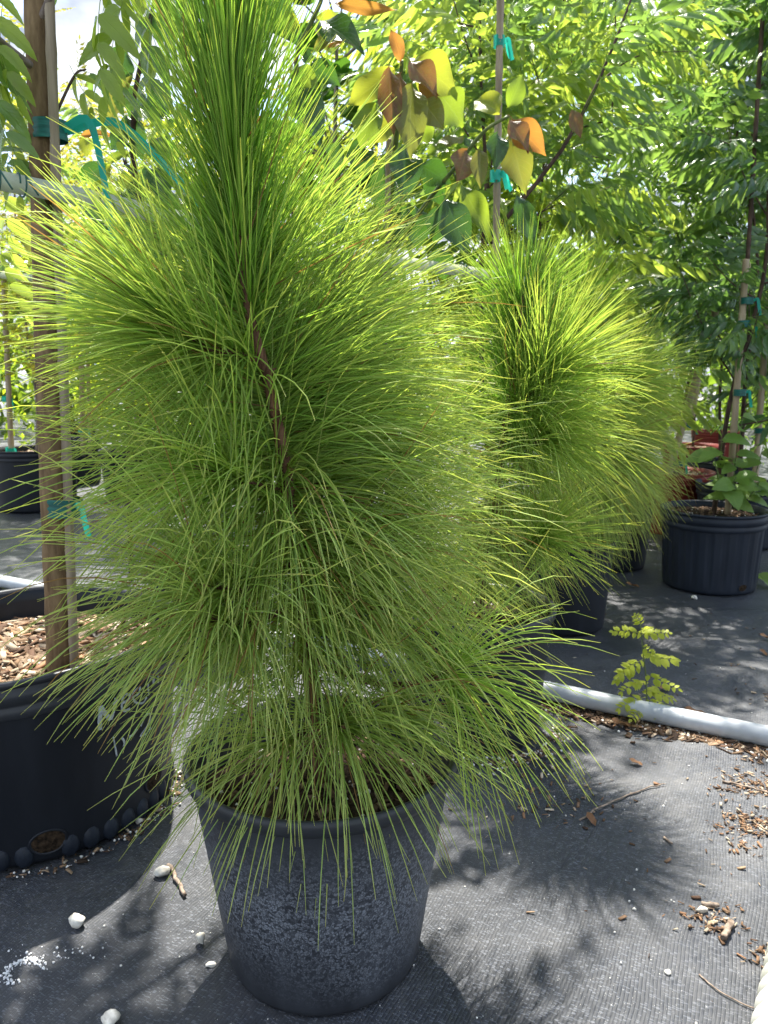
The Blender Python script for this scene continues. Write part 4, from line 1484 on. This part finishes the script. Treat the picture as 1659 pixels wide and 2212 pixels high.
sk0, sk1 = at(162, 1470, TY - .018), at(97, -260, TY - .018)
bamboo('pale weathered bamboo stake tied against the thick trunk', sk0, sk1, .0088, 'bamboo_pale', 8)
c = (at(100, 283, TY) + at(122, 283, TY)) / 2
tape('dark green tape wound round the thick trunk near its top', c + [-.004, 0, 0], trunk[5] - trunk[4], .0315, .034, 2, 1, ry=.026, tl=.20)
c = (at(122, 1095, TY) + at(150, 1095, TY)) / 2
tape('dark green tape wound round the foot of the thick trunk', c, trunk[2] - trunk[1], .038, .036, 1, 2, ry=.030, tl=.07)


def band(label, P, h, n=70, th=.0016, name='webbing_strap'):
    P = spline(P, n)
    T = unit(np.gradient(P, axis=0))
    nrm = unit(np.cross(T, [0, 0, 1.]))
    up = np.array([0, 0, 1.])
    L = np.r_[0, np.cumsum(np.linalg.norm(np.diff(P, axis=0), axis=1))]
    V, U = [], []
    for s, o in ((-1, 1), (1, 1), (1, -1), (-1, -1)):
        V.append(P + up * s * h / 2 + nrm * o * th)
        U.append(np.c_[np.full(n, (s + 1) / 2), L])
    idx = np.arange(4 * n).reshape(4, n)
    q = []
    for k in range(4):
        a, b_ = idx[k], idx[(k + 1) % 4]
        q.append(np.stack([a[:-1], a[1:], b_[1:], b_[:-1]], -1))
    o = G().add(np.concatenate(V), np.concatenate(q), None, np.concatenate(U)).build(name, M['strap'], smooth=False)
    return tag(o, label, 'strap')


zS = at(130, 417, TY - .055)[2]
SP0 = np.array([at(130, 417, TY - .058)[0], TY - .058, zS])
SE = at(1062, 574, 2.50)
SE[2] = zS - .01
sdv = unit(SE - SP0)
band('pale green webbing strap running past the trunk to the bamboo pole', [SP0 - sdv * .5, SP0, SP0 + (SE - SP0) * .35 + [0, 0, -.012], SP0 + (SE - SP0) * .7 + [0, 0, -.010], SE, SE + sdv * .8], .032)
band('short far strap at the left edge behind the trunk', [at(-60, 585, 4.2), at(60, 600, 4.3), at(200, 612, 4.5)], .04)


def wire_tie(label, c, r=.021, seed=0):
    rng = np.random.default_rng(seed)
    a = np.linspace(0, 2 * np.pi * 1.15, 26)
    u = sdv
    nrm = unit(np.cross(sdv, [0, 0, 1.]))
    P = c + np.outer(np.cos(a) * .012, nrm) + np.outer(np.sin(a) * r, [0, 0, 1.]) + np.outer(np.linspace(-.005, .007, 26), u)
    P = np.vstack([P, P[-1] + nrm * .012 + [0.004, 0, -.018], P[-1] + nrm * .016 + [.012, 0, -.034]])
    g = G()
    tube(g, P, .0016, n=50, sides=6)
    tag(g.build('wire_tie', M['wire']), label, 'wire', 'green wire ties on the strap')


wire_tie('green wire tie looped round the strap at the left edge', SP0 + sdv * (at(15, 405, 1.4)[0] - SP0[0]) / sdv[0])
wire_tie('green wire tie on the strap just left of the thick trunk', SP0 + sdv * (at(62, 412, 1.42)[0] - SP0[0]) / sdv[0] * 1.0, .019)
wire_tie('green wire tie on the strap just right of the thick trunk', SP0 + sdv * .075, .022)
wire_tie('far green wire tie on the strap near the bamboo pole', SE - sdv * .16, .020)

# ------------------------------------------------------------------ large leaved (avocado) trees, leaf by leaf
rngV = np.random.default_rng(33)


def z2(x, y):
    return 548.6 + .3307 * x, .3307 * y


def z3(x, y):
    return 1097.2 + .3387 * x, .3387 * y


def z1(x, y):
    return .3307 * x, .3307 * y


def avo(root, cv, b_, t_, w_, mat, Y, dY=0.0, roll=0.0):
    bx, by = cv(*b_)
    tx, ty = cv(*t_)
    p, e = at(bx, by, Y), at(tx, ty, Y + dY)
    L = np.linalg.norm(e - p)
    k = .3307 / FPX * Y * 1.0
    W = w_ * k * 1.16
    y = e - p
    view = unit(np.array([0, 0, EYE]) - p)
    x_ = unit(np.cross(y, view))
    up = view * math.cos(roll) + x_ * math.sin(roll) + np.array([0, 0, .35])
    return put_leaf(root, 'broad', mat, rngV, p, y, up, L, W)


bA = np.array([-.12, 2.66, .27])
r1_ = thing('avocado_tree', 'large leaved tree with orange and green leaves in the middle', 'tree', bA)
g = G()
tube(g, [bA, at(838, 900, 2.60), at(840, 500, 2.45), at(862, 230, 2.25), at(868, 130, 2.18)], .014, .005, n=40)
g.build('trunk', M['stem_green'], r1_)
g = G()
tube(g, [at(838, 560, 2.46), at(920, 440, 2.35), at(985, 360, 2.22), at(1045, 285, 2.15), at(1100, 250, 2.12)], .007, .004, n=24)
g.build('branch', M['stem_green'], r1_)
g = G()
tube(g, [at(838, 620, 2.5), at(700, 330, 2.2), at(640, 150, 2.05), at(668, 60, 2.0), at(694, 0, 1.98), at(705, -60, 1.98)], .008, .004, n=24)
g.build('branch', M['stem_green'], r1_)
for (b_, t_, w_, mt, Y, dY, ro) in [
        ((955, 400), (915, 165), 90, 'avo_orange', 2.16, -.03, .3), ((1030, 400), (1368, 585), 240, 'avo_yellow', 2.17, .02, .1), ((1020, 400), (1207, 600), 150, 'avo_brown', 2.12, -.04, -.3),
        ((920, 455), (590, 690), 175, 'avo_yellow', 2.17, .0, .3), ((890, 450), (880, 875), 145, 'avo_brown', 2.10, -.05, .2), ((960, 480), (905, 700), 100, 'avo_brown', 2.12, -.03, -.4),
        ((1035, 555), (998, 1015), 200, 'avo_olive', 2.10, -.06, .1), ((800, 680), (665, 970), 180, 'avo_green', 2.16, -.02, .2), ((1090, 650), (1252, 825), 150, 'avo_olive', 2.14, -.03, .2),
        ((1200, 600), (1410, 810), 210, 'avo_green', 2.20, .03, -.1), ((930, 790), (740, 900), 150, 'avo_yellow', 2.22, .0, .2), ((1000, 480), (1060, 330), 80, 'avo_green', 2.22, .05, .4),
        ((880, 470), (830, 410), 90, 'avo_yellow', 2.22, .05, .2), ((1080, 540), (1200, 660), 90, 'avo_brown', 2.15, .0, .9),
        ((540, 15), (925, 95), 75, 'avo_orange', 2.0, -.06, .5), ((415, 130), (735, 270), 170, 'avo_dark', 1.98, -.10, -.3), ((580, 240), (345, 300), 100, 'avo_olive', 1.99, .0, .5),
        ((405, 120), (590, 130), 90, 'avo_yellow', 2.04, .02, .4), ((200, 70), (305, 245), 80, 'avo_yellow', 2.02, .0, .3), ((20, -60), (345, 300), 170, 'avo_dark', 2.05, -.05, .2),
        ((240, 450), (445, 590), 140, 'avo_green', 2.06, -.02, .0), ((370, 390), (565, 570), 120, 'avo_dark', 2.08, .0, .2), ((250, 530), (480, 920), 190, 'avo_dark', 2.05, -.08, -.2),
        ((300, 360), (415, 395), 90, 'avo_dark', 2.03, .0, -.5), ((590, 260), (460, 300), 70, 'avo_orange', 2.05, .0, .5), ((480, 330), (400, 110), 90, 'avo_olive', 2.1, .0, .6),
        ((700, 910), (675, 1190), 150, 'avo_dark', 2.25, -.05, -.1), ((990, 960), (980, 1300), 180, 'avo_dark', 2.22, -.08, -.2), ((1080, 1080), (1300, 1190), 150, 'avo_dark', 2.28, -.02, .2),
        ((1250, 1300), (1405, 1660), 190, 'avo_dark', 2.25, -.06, .2), ((1350, 1200), (1555, 1580), 140, 'avo_green', 2.30, -.03, -.1), ((1240, 1340), (1175, 1600), 160, 'avo_dark', 2.28, -.02, .1),
        ((640, 1190), (590, 1420), 130, 'avo_dark', 2.35, .0, .3), ((850, 1090), (800, 1420), 150, 'avo_dark', 2.40, .0, .0), ((770, 1370), (740, 1620), 140, 'avo_green', 2.32, .0, .2),
        ((600, 1510), (470, 1390), 110, 'avo_dark', 2.3, .0, -.3), ((1000, 1350), (900, 1600), 170, 'avo_dark', 2.45, .0, .2), ((1060, 1350), (1100, 1640), 170, 'avo_dark', 2.45, .0, -.2),
        ((920, 1180), (860, 1460), 150, 'avo_dark', 2.5, .0, .4), ((1130, 1120), (1240, 1350), 130, 'avo_dark', 2.4, .0, .4), ((760, 1000), (640, 1120), 120, 'avo_green', 2.4, .0, .3),
        ((560, 930), (470, 1150), 130, 'avo_dark', 2.3, .0, .2), ((420, 700), (330, 900), 120, 'avo_dark', 2.3, .0, .2), ((700, 1600), (640, 1850), 150, 'avo_dark', 2.5, .0, .2), ((1200, 1620), (1250, 1850), 150, 'avo_dark', 2.45, .0, .2),
        ((1390, 985), (1325, 1160), 150, 'avo_brown', 2.12, -.05, -.2), ((1480, 975), (1470, 1215), 105, 'avo_olive', 2.10, -.04, .2), ((1590, 870), (1580, 1095), 120, 'avo_dark', 2.10, -.04, -.2),
        ((1605, 735), (1430, 590), 170, 'avo_yellow', 2.14, .04, .2), ((1250, 960), (1110, 995), 85, 'avo_green', 2.17, .0, .4), ((1285, 955), (1195, 875), 85, 'avo_olive', 2.18, .03, .2),
        ((1290, 950), (1365, 860), 75, 'avo_olive', 2.16, .03, -.3), ((1280, 950), (1300, 860), 80, 'avo_green', 2.2, .03, .1), ((1180, 850), (1060, 870), 120, 'avo_green', 2.24, .0, -.2), ((1370, 950), (1440, 900), 60, 'avo_dark', 2.18, .0, -.2)]:
    avo(r1_, z2, b_, t_, w_, mt, Y, dY, ro)
for (b_, t_, w_, mt, Y, ro) in [((30, 760), (235, 1000), 160, 'avo_orange', 2.08, .2), ((20, 860), (100, 1240), 180, 'avo_olive', 2.10, .1), ((0, 690), (120, 460), 110, 'avo_green', 2.14, .3), ((410, 700), (470, 880), 80, 'avo_brown', 2.9, .2), ((10, 760), (140, 960), 120, 'avo_brown', 2.05, -.4), ((60, 1250), (180, 1560), 130, 'avo_dark', 2.5, .2)]:
    avo(r1_, z3, b_, t_, w_, mt, Y, -.03, ro)

bB = np.array([-.62, 2.55, 0.28])
make_pot('black pot of the dark leaved tree between the strap and the pine', -.62, 2.55, .19, .155, .32, M['pot_black'], seed=41, chips=40)
r2_ = thing('avocado_tree', 'dark large leaved tree behind the thick trunk and left of the pine tip', 'tree', bB)
g = G()
tube(g, [bB, at(400, 700, 2.4), at(300, 420, 2.25), at(290, 230, 2.2), at(315, 90, 2.15), at(335, -10, 2.1)], .012, .004, n=40)
g.build('trunk', M['bark_dark'], r2_)
for (b_, t_, w_, mt, Y, ro) in [((835, 325), (708, 510), 150, 'avo_dark', 2.12, -.4), ((865, 475), (640, 840), 105, 'avo_olive', 2.14, .3), ((860, 690), (1120, 770), 190, 'avo_dark', 2.15, -.5),
                                ((1050, 20), (1230, 190), 170, 'avo_dark', 2.2, .1), ((990, 90), (1060, 260), 130, 'avo_dark', 2.2, .2), ((830, 760), (910, 1040), 150, 'avo_dark', 2.22, .2),
                                ((830, 870), (705, 955), 120, 'avo_dark', 2.2, .2), ((725, 885), (490, 858), 50, 'avo_orange', 2.2, .3), ((700, 1070), (480, 1190), 100, 'avo_dark', 2.2, -.4),
                                ((725, 1075), (595, 1200), 100, 'avo_yellow', 2.24, .2), ((775, 1150), (940, 1180), 120, 'avo_yellow', 2.25, .2), ((580, 1230), (750, 1250), 120, 'avo_green', 2.25, .2),
                                ((850, 1000), (680, 1050), 60, 'avo_green', 2.2, .4), ((960, 1090), (1090, 1320), 170, 'avo_dark', 2.25, .1), ((800, 1260), (970, 1300), 130, 'avo_dark', 2.26, .3),
                                ((500, 1400), (760, 1460), 120, 'avo_dark', 2.3, -.4), ((150, 1380), (215, 1680), 130, 'avo_olive', 2.0, .1), ((850, 1360), (1000, 1520), 180, 'avo_dark', 2.35, .2), ((700, 1460), (620, 1640), 150, 'avo_dark', 2.35, .2),
                                ((1000, 900), (1120, 1090), 150, 'avo_dark', 2.3, .2), ((1010, 560), (1090, 720), 140, 'avo_dark', 2.35, .2), ((1010, 330), (930, 480), 120, 'avo_dark', 2.3, .1), ((920, 560), (830, 760), 130, 'avo_dark', 2.4, .2),
                                ((1040, 1250), (1150, 1480), 170, 'avo_dark', 2.4, .2), ((960, 60), (850, 0), 120, 'avo_green', 2.25, .2), ((900, 1560), (1060, 1700), 170, 'avo_dark', 2.45, .2), ((720, 1640), (560, 1760), 150, 'avo_dark', 2.5, .2), ((600, 1780), (480, 2050), 160, 'avo_dark', 2.5, .2), ((850, 1780), (760, 2050), 160, 'avo_dark', 2.5, .2),
                                ((780, 1080), (870, 1120), 60, 'avo_dark', 2.2, -.4), ((560, 900), (560, 1010), 80, 'avo_yellow', 2.6, .2)]:
    avo(r2_, z1, b_, t_, w_, mt, Y, -.03, ro)
bamboo('thin grey bamboo stake behind the brown drooping leaves', at(826, 1000, 2.62), at(840, 300, 2.30), .008, 'bamboo_pale', 8)

# ------------------------------------------------------------------ neem saplings and other trees behind
def up_line(x, y, h, lean=(0, 0), jit=.03, seed=0, z0=.3, n=6):
    rng = np.random.default_rng(seed)
    P = [np.array([x, y, z0])]
    for k in range(1, n):
        f = k / (n - 1)
        P.append(np.array([x + lean[0] * f + rng.normal(0, jit), y + lean[1] * f + rng.normal(0, jit), z0 + (h - z0) * f]))
    return P


# tree with the long dark arching branch beside the bamboo pole
b = np.array([.52, 3.42, .28])
sapling('neem_tree', 'feathery tree with a long dark branch arching up right of the bamboo pole', 'tree', b,
        [b, at(1045, 900, 3.41), at(1040, 600, 3.41), at(1050, 400, 3.42), at(1040, 200, 3.43), at(1036, 20, 3.45), at(1040, -160, 3.47)], 'neem', ['neem', 'neem_bright', 'neem', 'neem_bright'], 190, 51, nb=14, blen=(.35, .7),
        scale=(1.0, 1.45), extra=[[at(1040, 530, 3.12), at(1130, 430, 3.12), at(1215, 322, 3.12), at(1273, 217, 3.12), at(1307, 142, 3.12), at(1347, 44, 3.12), at(1375, -40, 3.12)],
                                  [at(1042, 540, 3.41), at(1130, 480, 3.42), at(1230, 430, 3.47), at(1330, 400, 3.52)], [at(1240, 280, 3.47), at(1330, 260, 3.37), at(1430, 280, 3.37)],
                                  [at(1290, 180, 3.47), at(1380, 120, 3.52), at(1500, 110, 3.5)], [at(1340, 60, 3.52), at(1440, 40, 3.47), at(1540, 30, 3.47)]])
bamboo('grey bamboo pole with teal ribbons right of the large leaved tree', at(1062, 1050, 2.58), at(1082, -60, 2.46), .0105, 'bamboo_pale', 9)
for (px, py, lab, sd) in [(1070, 380, 'teal ribbon knotted on the bamboo pole below the orange leaves', 3), (1078, 90, 'teal ribbon at the top of the bamboo pole', 4)]:
    tape(lab, at(px, py, 2.48), [0, 0, 1], .016, .03, 2, sd, mat='ribbon', tl=.055)

RT = [  # x, y, height, kind, mats, n, label
    (RPX, RPY, 2.9, 'glossy', ['neem_dark', 'neem_dark', 'neem'], 210, 'slim glossy leaved tree tied to a stake in the ribbed pot', (.28, .02)),
    (1.97, 4.22, 3.2, 'glossy', ['neem_dark', 'neem', 'neem_dark'], 230, 'glossy leaved tree in the banded pot behind the ribbed pot', (-.05, .05)),
    (1.73, 4.60, 3.1, 'neem', ['neem', 'neem_dark', 'neem'], 240, 'feathery tree leaning out of the nearest red pot', (.35, 0)),
    (2.65, 4.75, 3.3, 'glossy', ['neem_dark', 'neem', 'neem_dark'], 200, 'dense dark tree at the right edge behind the banded pot', (-.1, 0)),
    (2.55, 6.35, 3.8, 'neem', ['neem_bright', 'neem'], 200, 'tall feathery tree in the farther red pot', (0, 0)),
    (2.35, 5.35, 3.5, 'neem', ['neem', 'neem_dark', 'neem_bright'], 220, 'bushy tree between the two nearer red pots', (-.1, 0)),
]
for k, (x, y, h, kind, mats, n, lab, lean) in enumerate(RT):
    sapling('neem_tree', lab, 'tree', (x, y, .3), up_line(x, y, h, lean, .02, 60 + k), kind, mats, n, 60 + k, nb=17, blen=(.35, .75) if k else (.25, .55), s0=.14 if k in (0, 1, 3) else .22, scale=(.85, 1.3), group='small trees in pots on the right', r0=.011)
R2T = [(.85, 4.15, 3.0, ['neem_bright', 'neem', 'neem_bright'], 'yellow green feathery tree behind the second pine', 0), (1.35, 5.3, 3.6, ['neem', 'neem_bright'], 'tall feathery tree behind the rearmost pine', .1),
       (.25, 4.7, 3.2, ['neem_bright', 'lime'], 'light green feathery tree behind the orange leaved tree', 0), (3.3, 6.3, 4.2, ['neem', 'neem_dark'], 'tall tree filling the upper right corner behind', 0),
       (1.75, 6.9, 4.2, ['neem', 'neem_bright'], 'farther feathery tree in the gap right of the pole', 0)]
for k, (x, y, h, mats, lab, lean) in enumerate(R2T):
    sapling('neem_tree', lab, 'tree', (x, y, 0), up_line(x, y, h, (lean, 0), .03, 80 + k, 0), 'neem', mats, 210, 80 + k, nb=18, blen=(.5, .95), s0=.22, scale=(1.15, 1.7), group='feathery trees standing behind the pines')
# stakes on the right with their ties
stakes = [((1572, 1112, 3.30), (1612, 560, 3.30), .0135, 'straight tan bamboo stake in the ribbed pot', [(1598, 848), (1608, 700), (1614, 650)]),
          ((1440, 1040, 4.45), (1560, 620, 4.35), .020, 'thick bamboo stake leaning right out of the nearest red pot', [(1484, 918), (1462, 1000)]),
          ((1628, 1075, 4.15), (1660, 640, 4.15), .016, 'bamboo stake at the right edge in the banded pot', [(1642, 930), (1632, 1050)]),
          ((1496, 900, 6.2), (1540, 640, 6.2), .018, 'far bamboo stake in the farther red pot', []),
          ((1615, 560, 3.30), (1652, -40, 3.36), .0085, 'dark slim upper stake above the ribbed pot', [])]
names = iter(['teal tie lowest on the stake in the ribbed pot', 'teal tie midway up the stake in the ribbed pot', 'teal tie highest on the stake in the ribbed pot', 'teal tie fluttering on the thick leaning stake', 'teal tie low on the thick leaning stake',
              'teal tie on the right edge stake', 'teal tie low on the right edge stake'])
for p0, p1, r, lab, ties in stakes:
    A_, B_ = at(*p0), at(*p1)
    bamboo(lab, A_, B_, r, 'bamboo' if 'dark' not in lab else 'bark_dark', 7)
    for (tx, ty) in ties:
        tape(next(names), at(tx, ty, p0[2] - .01), B_ - A_, r * 1.5 + .004, .028, 1, int(tx), mat='tape', tl=.075)
LS = [((25, 985, 5.4), (6, 560, 5.3), .018, 'tan bamboo stake in the large black pot at the left edge', [(14, 862), (22, 972)]),
      ((180, 985, 5.8), (172, 600, 5.8), .018, 'tan bamboo stake right of the thick trunk', [(178, 930)]),
      ((195, 985, 5.9), (188, 680, 5.9), .014, 'thin bamboo stake next to another right of the thick trunk', []),
      ((84, 930, 7.4), (70, 720, 7.4), .016, 'distant bamboo stake left of the thick trunk', [])]
names = iter(['teal tie high on the left edge stake', 'teal tie low on the left edge stake', 'teal tie on the stake right of the trunk'])
for p0, p1, r, lab, ties in LS:
    A_, B_ = at(*p0), at(*p1)
    bamboo(lab, A_, B_, r, 'bamboo', 7)
    for (tx, ty) in ties:
        tape(next(names), at(tx, ty, p0[2] - .01), B_ - A_, r * 1.4 + .004, .035, 1, int(tx) + 5, mat='ribbon', tl=.06)

# golden and lime trees, left and middle background
GT = [(-2.05, 5.0, 2.4, 'fine', ['gold', 'gold', 'lime'], 'golden leaved tree at the left edge behind the trunk'), (-1.25, 4.9, 2.3, 'fine', ['gold', 'lime'], 'golden leaved tree right of the thick trunk'),
      (-2.47, 5.42, 2.9, 'fine', ['lime', 'gold', 'neem_bright'], 'lime tree in the large pot at the left edge'), (-.45, 4.3, 2.0, 'fine', ['gold', 'lime', 'gold'], 'golden tree glimpsed between the pine tip and the dark leaves'),
      (-1.93, 5.95, 2.2, 'fine', ['lime', 'gold'], 'lime green tree in the pot right of the trunk'), (-.75, 5.4, 2.6, 'neem', ['neem_bright', 'lime'], 'pale feathery tree behind the pine tip')]
for k, (x, y, h, kind, mats, lab) in enumerate(GT):
    sapling('golden_tree', lab, 'tree', (x, y, 0), up_line(x, y, h, (0, 0), .03, 100 + k, .2), kind, mats, 290, 100 + k, nb=20, blen=(.5, .95), s0=.22, scale=(1.1, 1.7), group='yellow and lime trees on the left', bark='bark_grey')
# upper left feathery sprays and twiggy shrub
sapling('neem_tree', 'feathery tree behind the trunk whose leaves hang against the clouds', 'tree', (-1.15, 3.4, 0), up_line(-1.15, 3.4, 1.85, (.1, 0), .03, 120, 0), 'neem', ['neem_bright', 'neem', 'lime'], 90, 120, nb=11, blen=(.35, .6), s0=.45, scale=(.7, 1.0))
sapling('twiggy_shrub', 'thin twiggy shrub in the far pot left of the trunk', 'shrub', (-2.15, 7.6, .3), up_line(-2.15, 7.6, 1.5, (0, 0), .04, 121, .3), 'fine', ['lime', 'neem'], 90, 121, nb=14, blen=(.4, .8), s0=.15, bark='bark_grey')
# round leaved shrub against the sky
rngC = np.random.default_rng(140)
rootC = thing('round_leaved_tree', 'tree with thick rounded leaves against the sky above the brown leaves', 'tree', (-.26, 4.0, 0))
g = G()
axC = tube(g, [(-.26, 4.0, 0), (-.22, 4.0, 1.0), (-.24, 4.0, 1.9), (-.22, 4.0, 2.6)], .02, .007, n=30)
g.build('trunk', M['bark_grey'], rootC)
for k in range(24):
    s = rngC.uniform(.62, 1)
    p = axC[int(s * 29)]
    az, el = rngC.uniform(0, 6.28), rngC.uniform(.2, 1.0)
    d = np.array([math.cos(az) * math.cos(el), math.sin(az) * math.cos(el), math.sin(el)])
    ln = rngC.uniform(.12, .38)
    e = p + d * ln
    g = G()
    tube(g, [p, p + d * ln * .6, e + [0, 0, .02]], .006, .004, n=8, sides=5)
    g.build('branch', M['bark_grey'], rootC)
    for j in range(11):
        a = j * 2.4
        q_ = np.array([math.cos(a), math.sin(a), rngC.uniform(.25, 1.3)])
        put_leaf(rootC, 'round', 'clusia', rngC, e + [0, 0, .004 * j - .03], q_, np.array([0, 0, 1.]) + rngC.normal(0, .2, 3) - .5 * q_, rngC.uniform(.85, 1.25))

# far rows: each tree with a trunk and a leafy crown
def far_tree(x, y, h, R, tint, label, seed, n=900, z0=.2):
    rng = np.random.default_rng(seed)
    root = thing('background_tree', label, 'tree', (x, y, 0), 'trees in the far rows')
    g = G()
    tube(g, up_line(x, y, h * .85, (0, 0), .05, seed, 0), .03, .012, n=16, sides=7)
    g.build('trunk', M['bark_dark'], root)
    g = G()
    nc = 26
    cen = np.stack([rng.normal(0, R * .5, nc), rng.normal(0, R * .5, nc), rng.uniform(z0, h, nc)], -1)
    for i in range(n):
        c_ = cen[rng.integers(nc)] + rng.normal(0, R * .22, 3)
        V, q_, U = blade(rng.uniform(.09, .17), rng.uniform(.03, .055), 2, .3, .2, 0., pk=.4)
        B = basis(unit(rng.normal(size=3) + [0, 0, -.4]), rng.normal(0, .5, 3) + [0, 0, 1.])
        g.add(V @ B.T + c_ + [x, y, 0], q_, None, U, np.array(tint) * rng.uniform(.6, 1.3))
    g.build('crown', M['far'], root, kind='stuff')


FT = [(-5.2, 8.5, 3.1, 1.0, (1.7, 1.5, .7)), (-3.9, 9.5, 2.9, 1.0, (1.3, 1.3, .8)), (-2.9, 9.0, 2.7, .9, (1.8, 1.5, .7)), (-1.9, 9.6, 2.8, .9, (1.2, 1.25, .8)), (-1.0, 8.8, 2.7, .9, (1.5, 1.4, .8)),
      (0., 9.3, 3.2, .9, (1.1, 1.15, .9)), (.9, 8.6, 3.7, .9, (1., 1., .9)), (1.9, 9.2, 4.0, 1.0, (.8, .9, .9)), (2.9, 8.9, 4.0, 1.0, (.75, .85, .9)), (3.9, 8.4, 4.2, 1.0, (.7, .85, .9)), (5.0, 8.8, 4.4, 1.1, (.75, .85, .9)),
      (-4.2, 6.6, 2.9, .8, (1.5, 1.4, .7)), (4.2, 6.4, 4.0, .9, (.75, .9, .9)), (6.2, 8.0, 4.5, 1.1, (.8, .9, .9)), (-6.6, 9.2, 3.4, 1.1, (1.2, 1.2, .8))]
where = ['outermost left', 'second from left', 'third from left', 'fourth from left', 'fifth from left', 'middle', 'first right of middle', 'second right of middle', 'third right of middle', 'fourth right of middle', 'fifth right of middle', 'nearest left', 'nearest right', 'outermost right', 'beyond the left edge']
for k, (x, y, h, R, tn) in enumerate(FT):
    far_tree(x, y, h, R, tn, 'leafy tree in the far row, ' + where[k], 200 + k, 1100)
g = G()
gx_ = np.random.default_rng(9)
n = 9000
Pw = np.stack([gx_.uniform(-17, 17, n), gx_.uniform(12, 17, n), gx_.uniform(0, 2.6, n)], -1)
for i in range(n):
    V, q_, U = blade(gx_.uniform(.3, .6), gx_.uniform(.14, .26), 2, .3, .2, 0.)
    B = basis(gx_.normal(size=3), gx_.normal(size=3) + [0, 0, .6])
    g.add(V @ B.T + Pw[i], q_, None, U, np.array([.8, .9, .8]) * gx_.uniform(.5, 1.2))
tag(g.build('distant_wood', M['far']), 'distant mass of green foliage behind the nursery rows', 'foliage', kind='stuff')

# ------------------------------------------------------------------ small plants
rngS = np.random.default_rng(301)
sb = gr(1398, 1548)
root = thing('seedling', 'small yellow green seedling sprouting beside the grey pipe', 'seedling', sb)
g = G()
ts = at(1384, 1350, sb[1] - .0)
sax = tube(g, [sb, at(1396, 1470, sb[1]), at(1388, 1400, sb[1]), ts], .0022, .0011, n=16, sides=6)
g.build('stem', M['stem_green'], root)
for (bx, by, tx, ty, dy) in [(1386, 1368, 1326, 1362, 0), (1388, 1368, 1442, 1364, 0), (1384, 1350, 1376, 1330, 0), (1388, 1395, 1420, 1420, -.03), (1388, 1420, 1467, 1418, .03), (1388, 1425, 1338, 1455, -.05), (1390, 1435, 1326, 1468, .03),
                             (1394, 1455, 1460, 1482, -.04), (1392, 1470, 1345, 1492, -.04), (1395, 1490, 1455, 1505, .02), (1396, 1505, 1340, 1528, -.04), (1396, 1510, 1445, 1525, -.05), (1397, 1520, 1370, 1545, -.07), (1397, 1520, 1425, 1545, -.06), (1386, 1372, 1400, 1352, .04), (1394, 1480, 1365, 1470, .05), (1395, 1500, 1420, 1480, .05), (1386, 1358, 1404, 1354, -.02)]:
    p, e = at(bx, by, sb[1]), at(tx, ty, sb[1] + dy)
    L = np.linalg.norm(e - p)
    put_leaf(root, 'seed', 'seed', rngS, p, e - p, np.array([0, -.55, .85]) + rngS.normal(0, .15, 3), L / .075 * 1.05, max(L / .075, 1.1))
for (px, py, lab) in [(1295, 1520, 'tiny green sprout by the pipe under the pine needles'), (1195, 1498, 'tiniest green sprout at the left end of the visible pipe')]:
    c = gr(px, py)
    root = thing('sprout', lab, 'sprout', c)
    for k in range(6):
        a = k * 1.05
        put_leaf(root, 'weedleaf', 'weed', rngS, c + [0, 0, .012 + .004 * k], np.array([math.cos(a), math.sin(a), .5]), [0, 0, 1], .2)
    g = G()
    tube(g, [c, c + [0, 0, .03]], .0012, n=3, sides=5)
    g.build('stem', M['stem_green'], root)

wb = np.array([RPX + .06, RPY - .07, .32])
root = thing('broadleaf_weed', 'broad leaved green weed growing in the ribbed pot beside the stake', 'weed', wb)
for (px, py, Y, tx, ty, tY, n_) in [(1590, 1090, 3.27, 1605, 900, 3.22, 9), (1590, 1095, 3.25, 1560, 950, 3.2, 6), (1600, 1090, 3.25, 1640, 1040, 3.18, 7), (1585, 1100, 3.25, 1590, 1030, 3.15, 6), (1600, 1095, 3.3, 1650, 960, 3.3, 7), (1590, 1100, 3.25, 1540, 985, 3.25, 5)]:
    g = G()
    p, e = at(px, py, Y), at(tx, ty, tY)
    bx = tube(g, [p, (p + e) / 2 + rngS.normal(0, .02, 3), e], .0035, .0018, n=10, sides=5)
    g.build('stem', M['stem_green'], root)
    for j in range(n_):
        i = int(2 + 7.9 * (j + .5) / n_)
        a = j * 2.4 + rngS.uniform(-.4, .4)
        put_leaf(root, 'weedleaf', 'weed', rngS, bx[min(i, 9)], np.array([math.cos(a), math.sin(a) - .25, rngS.uniform(-.2, .4)]), np.array([0, -.5, 1.]) + rngS.normal(0, .2, 3), rngS.uniform(.7, 1.15))
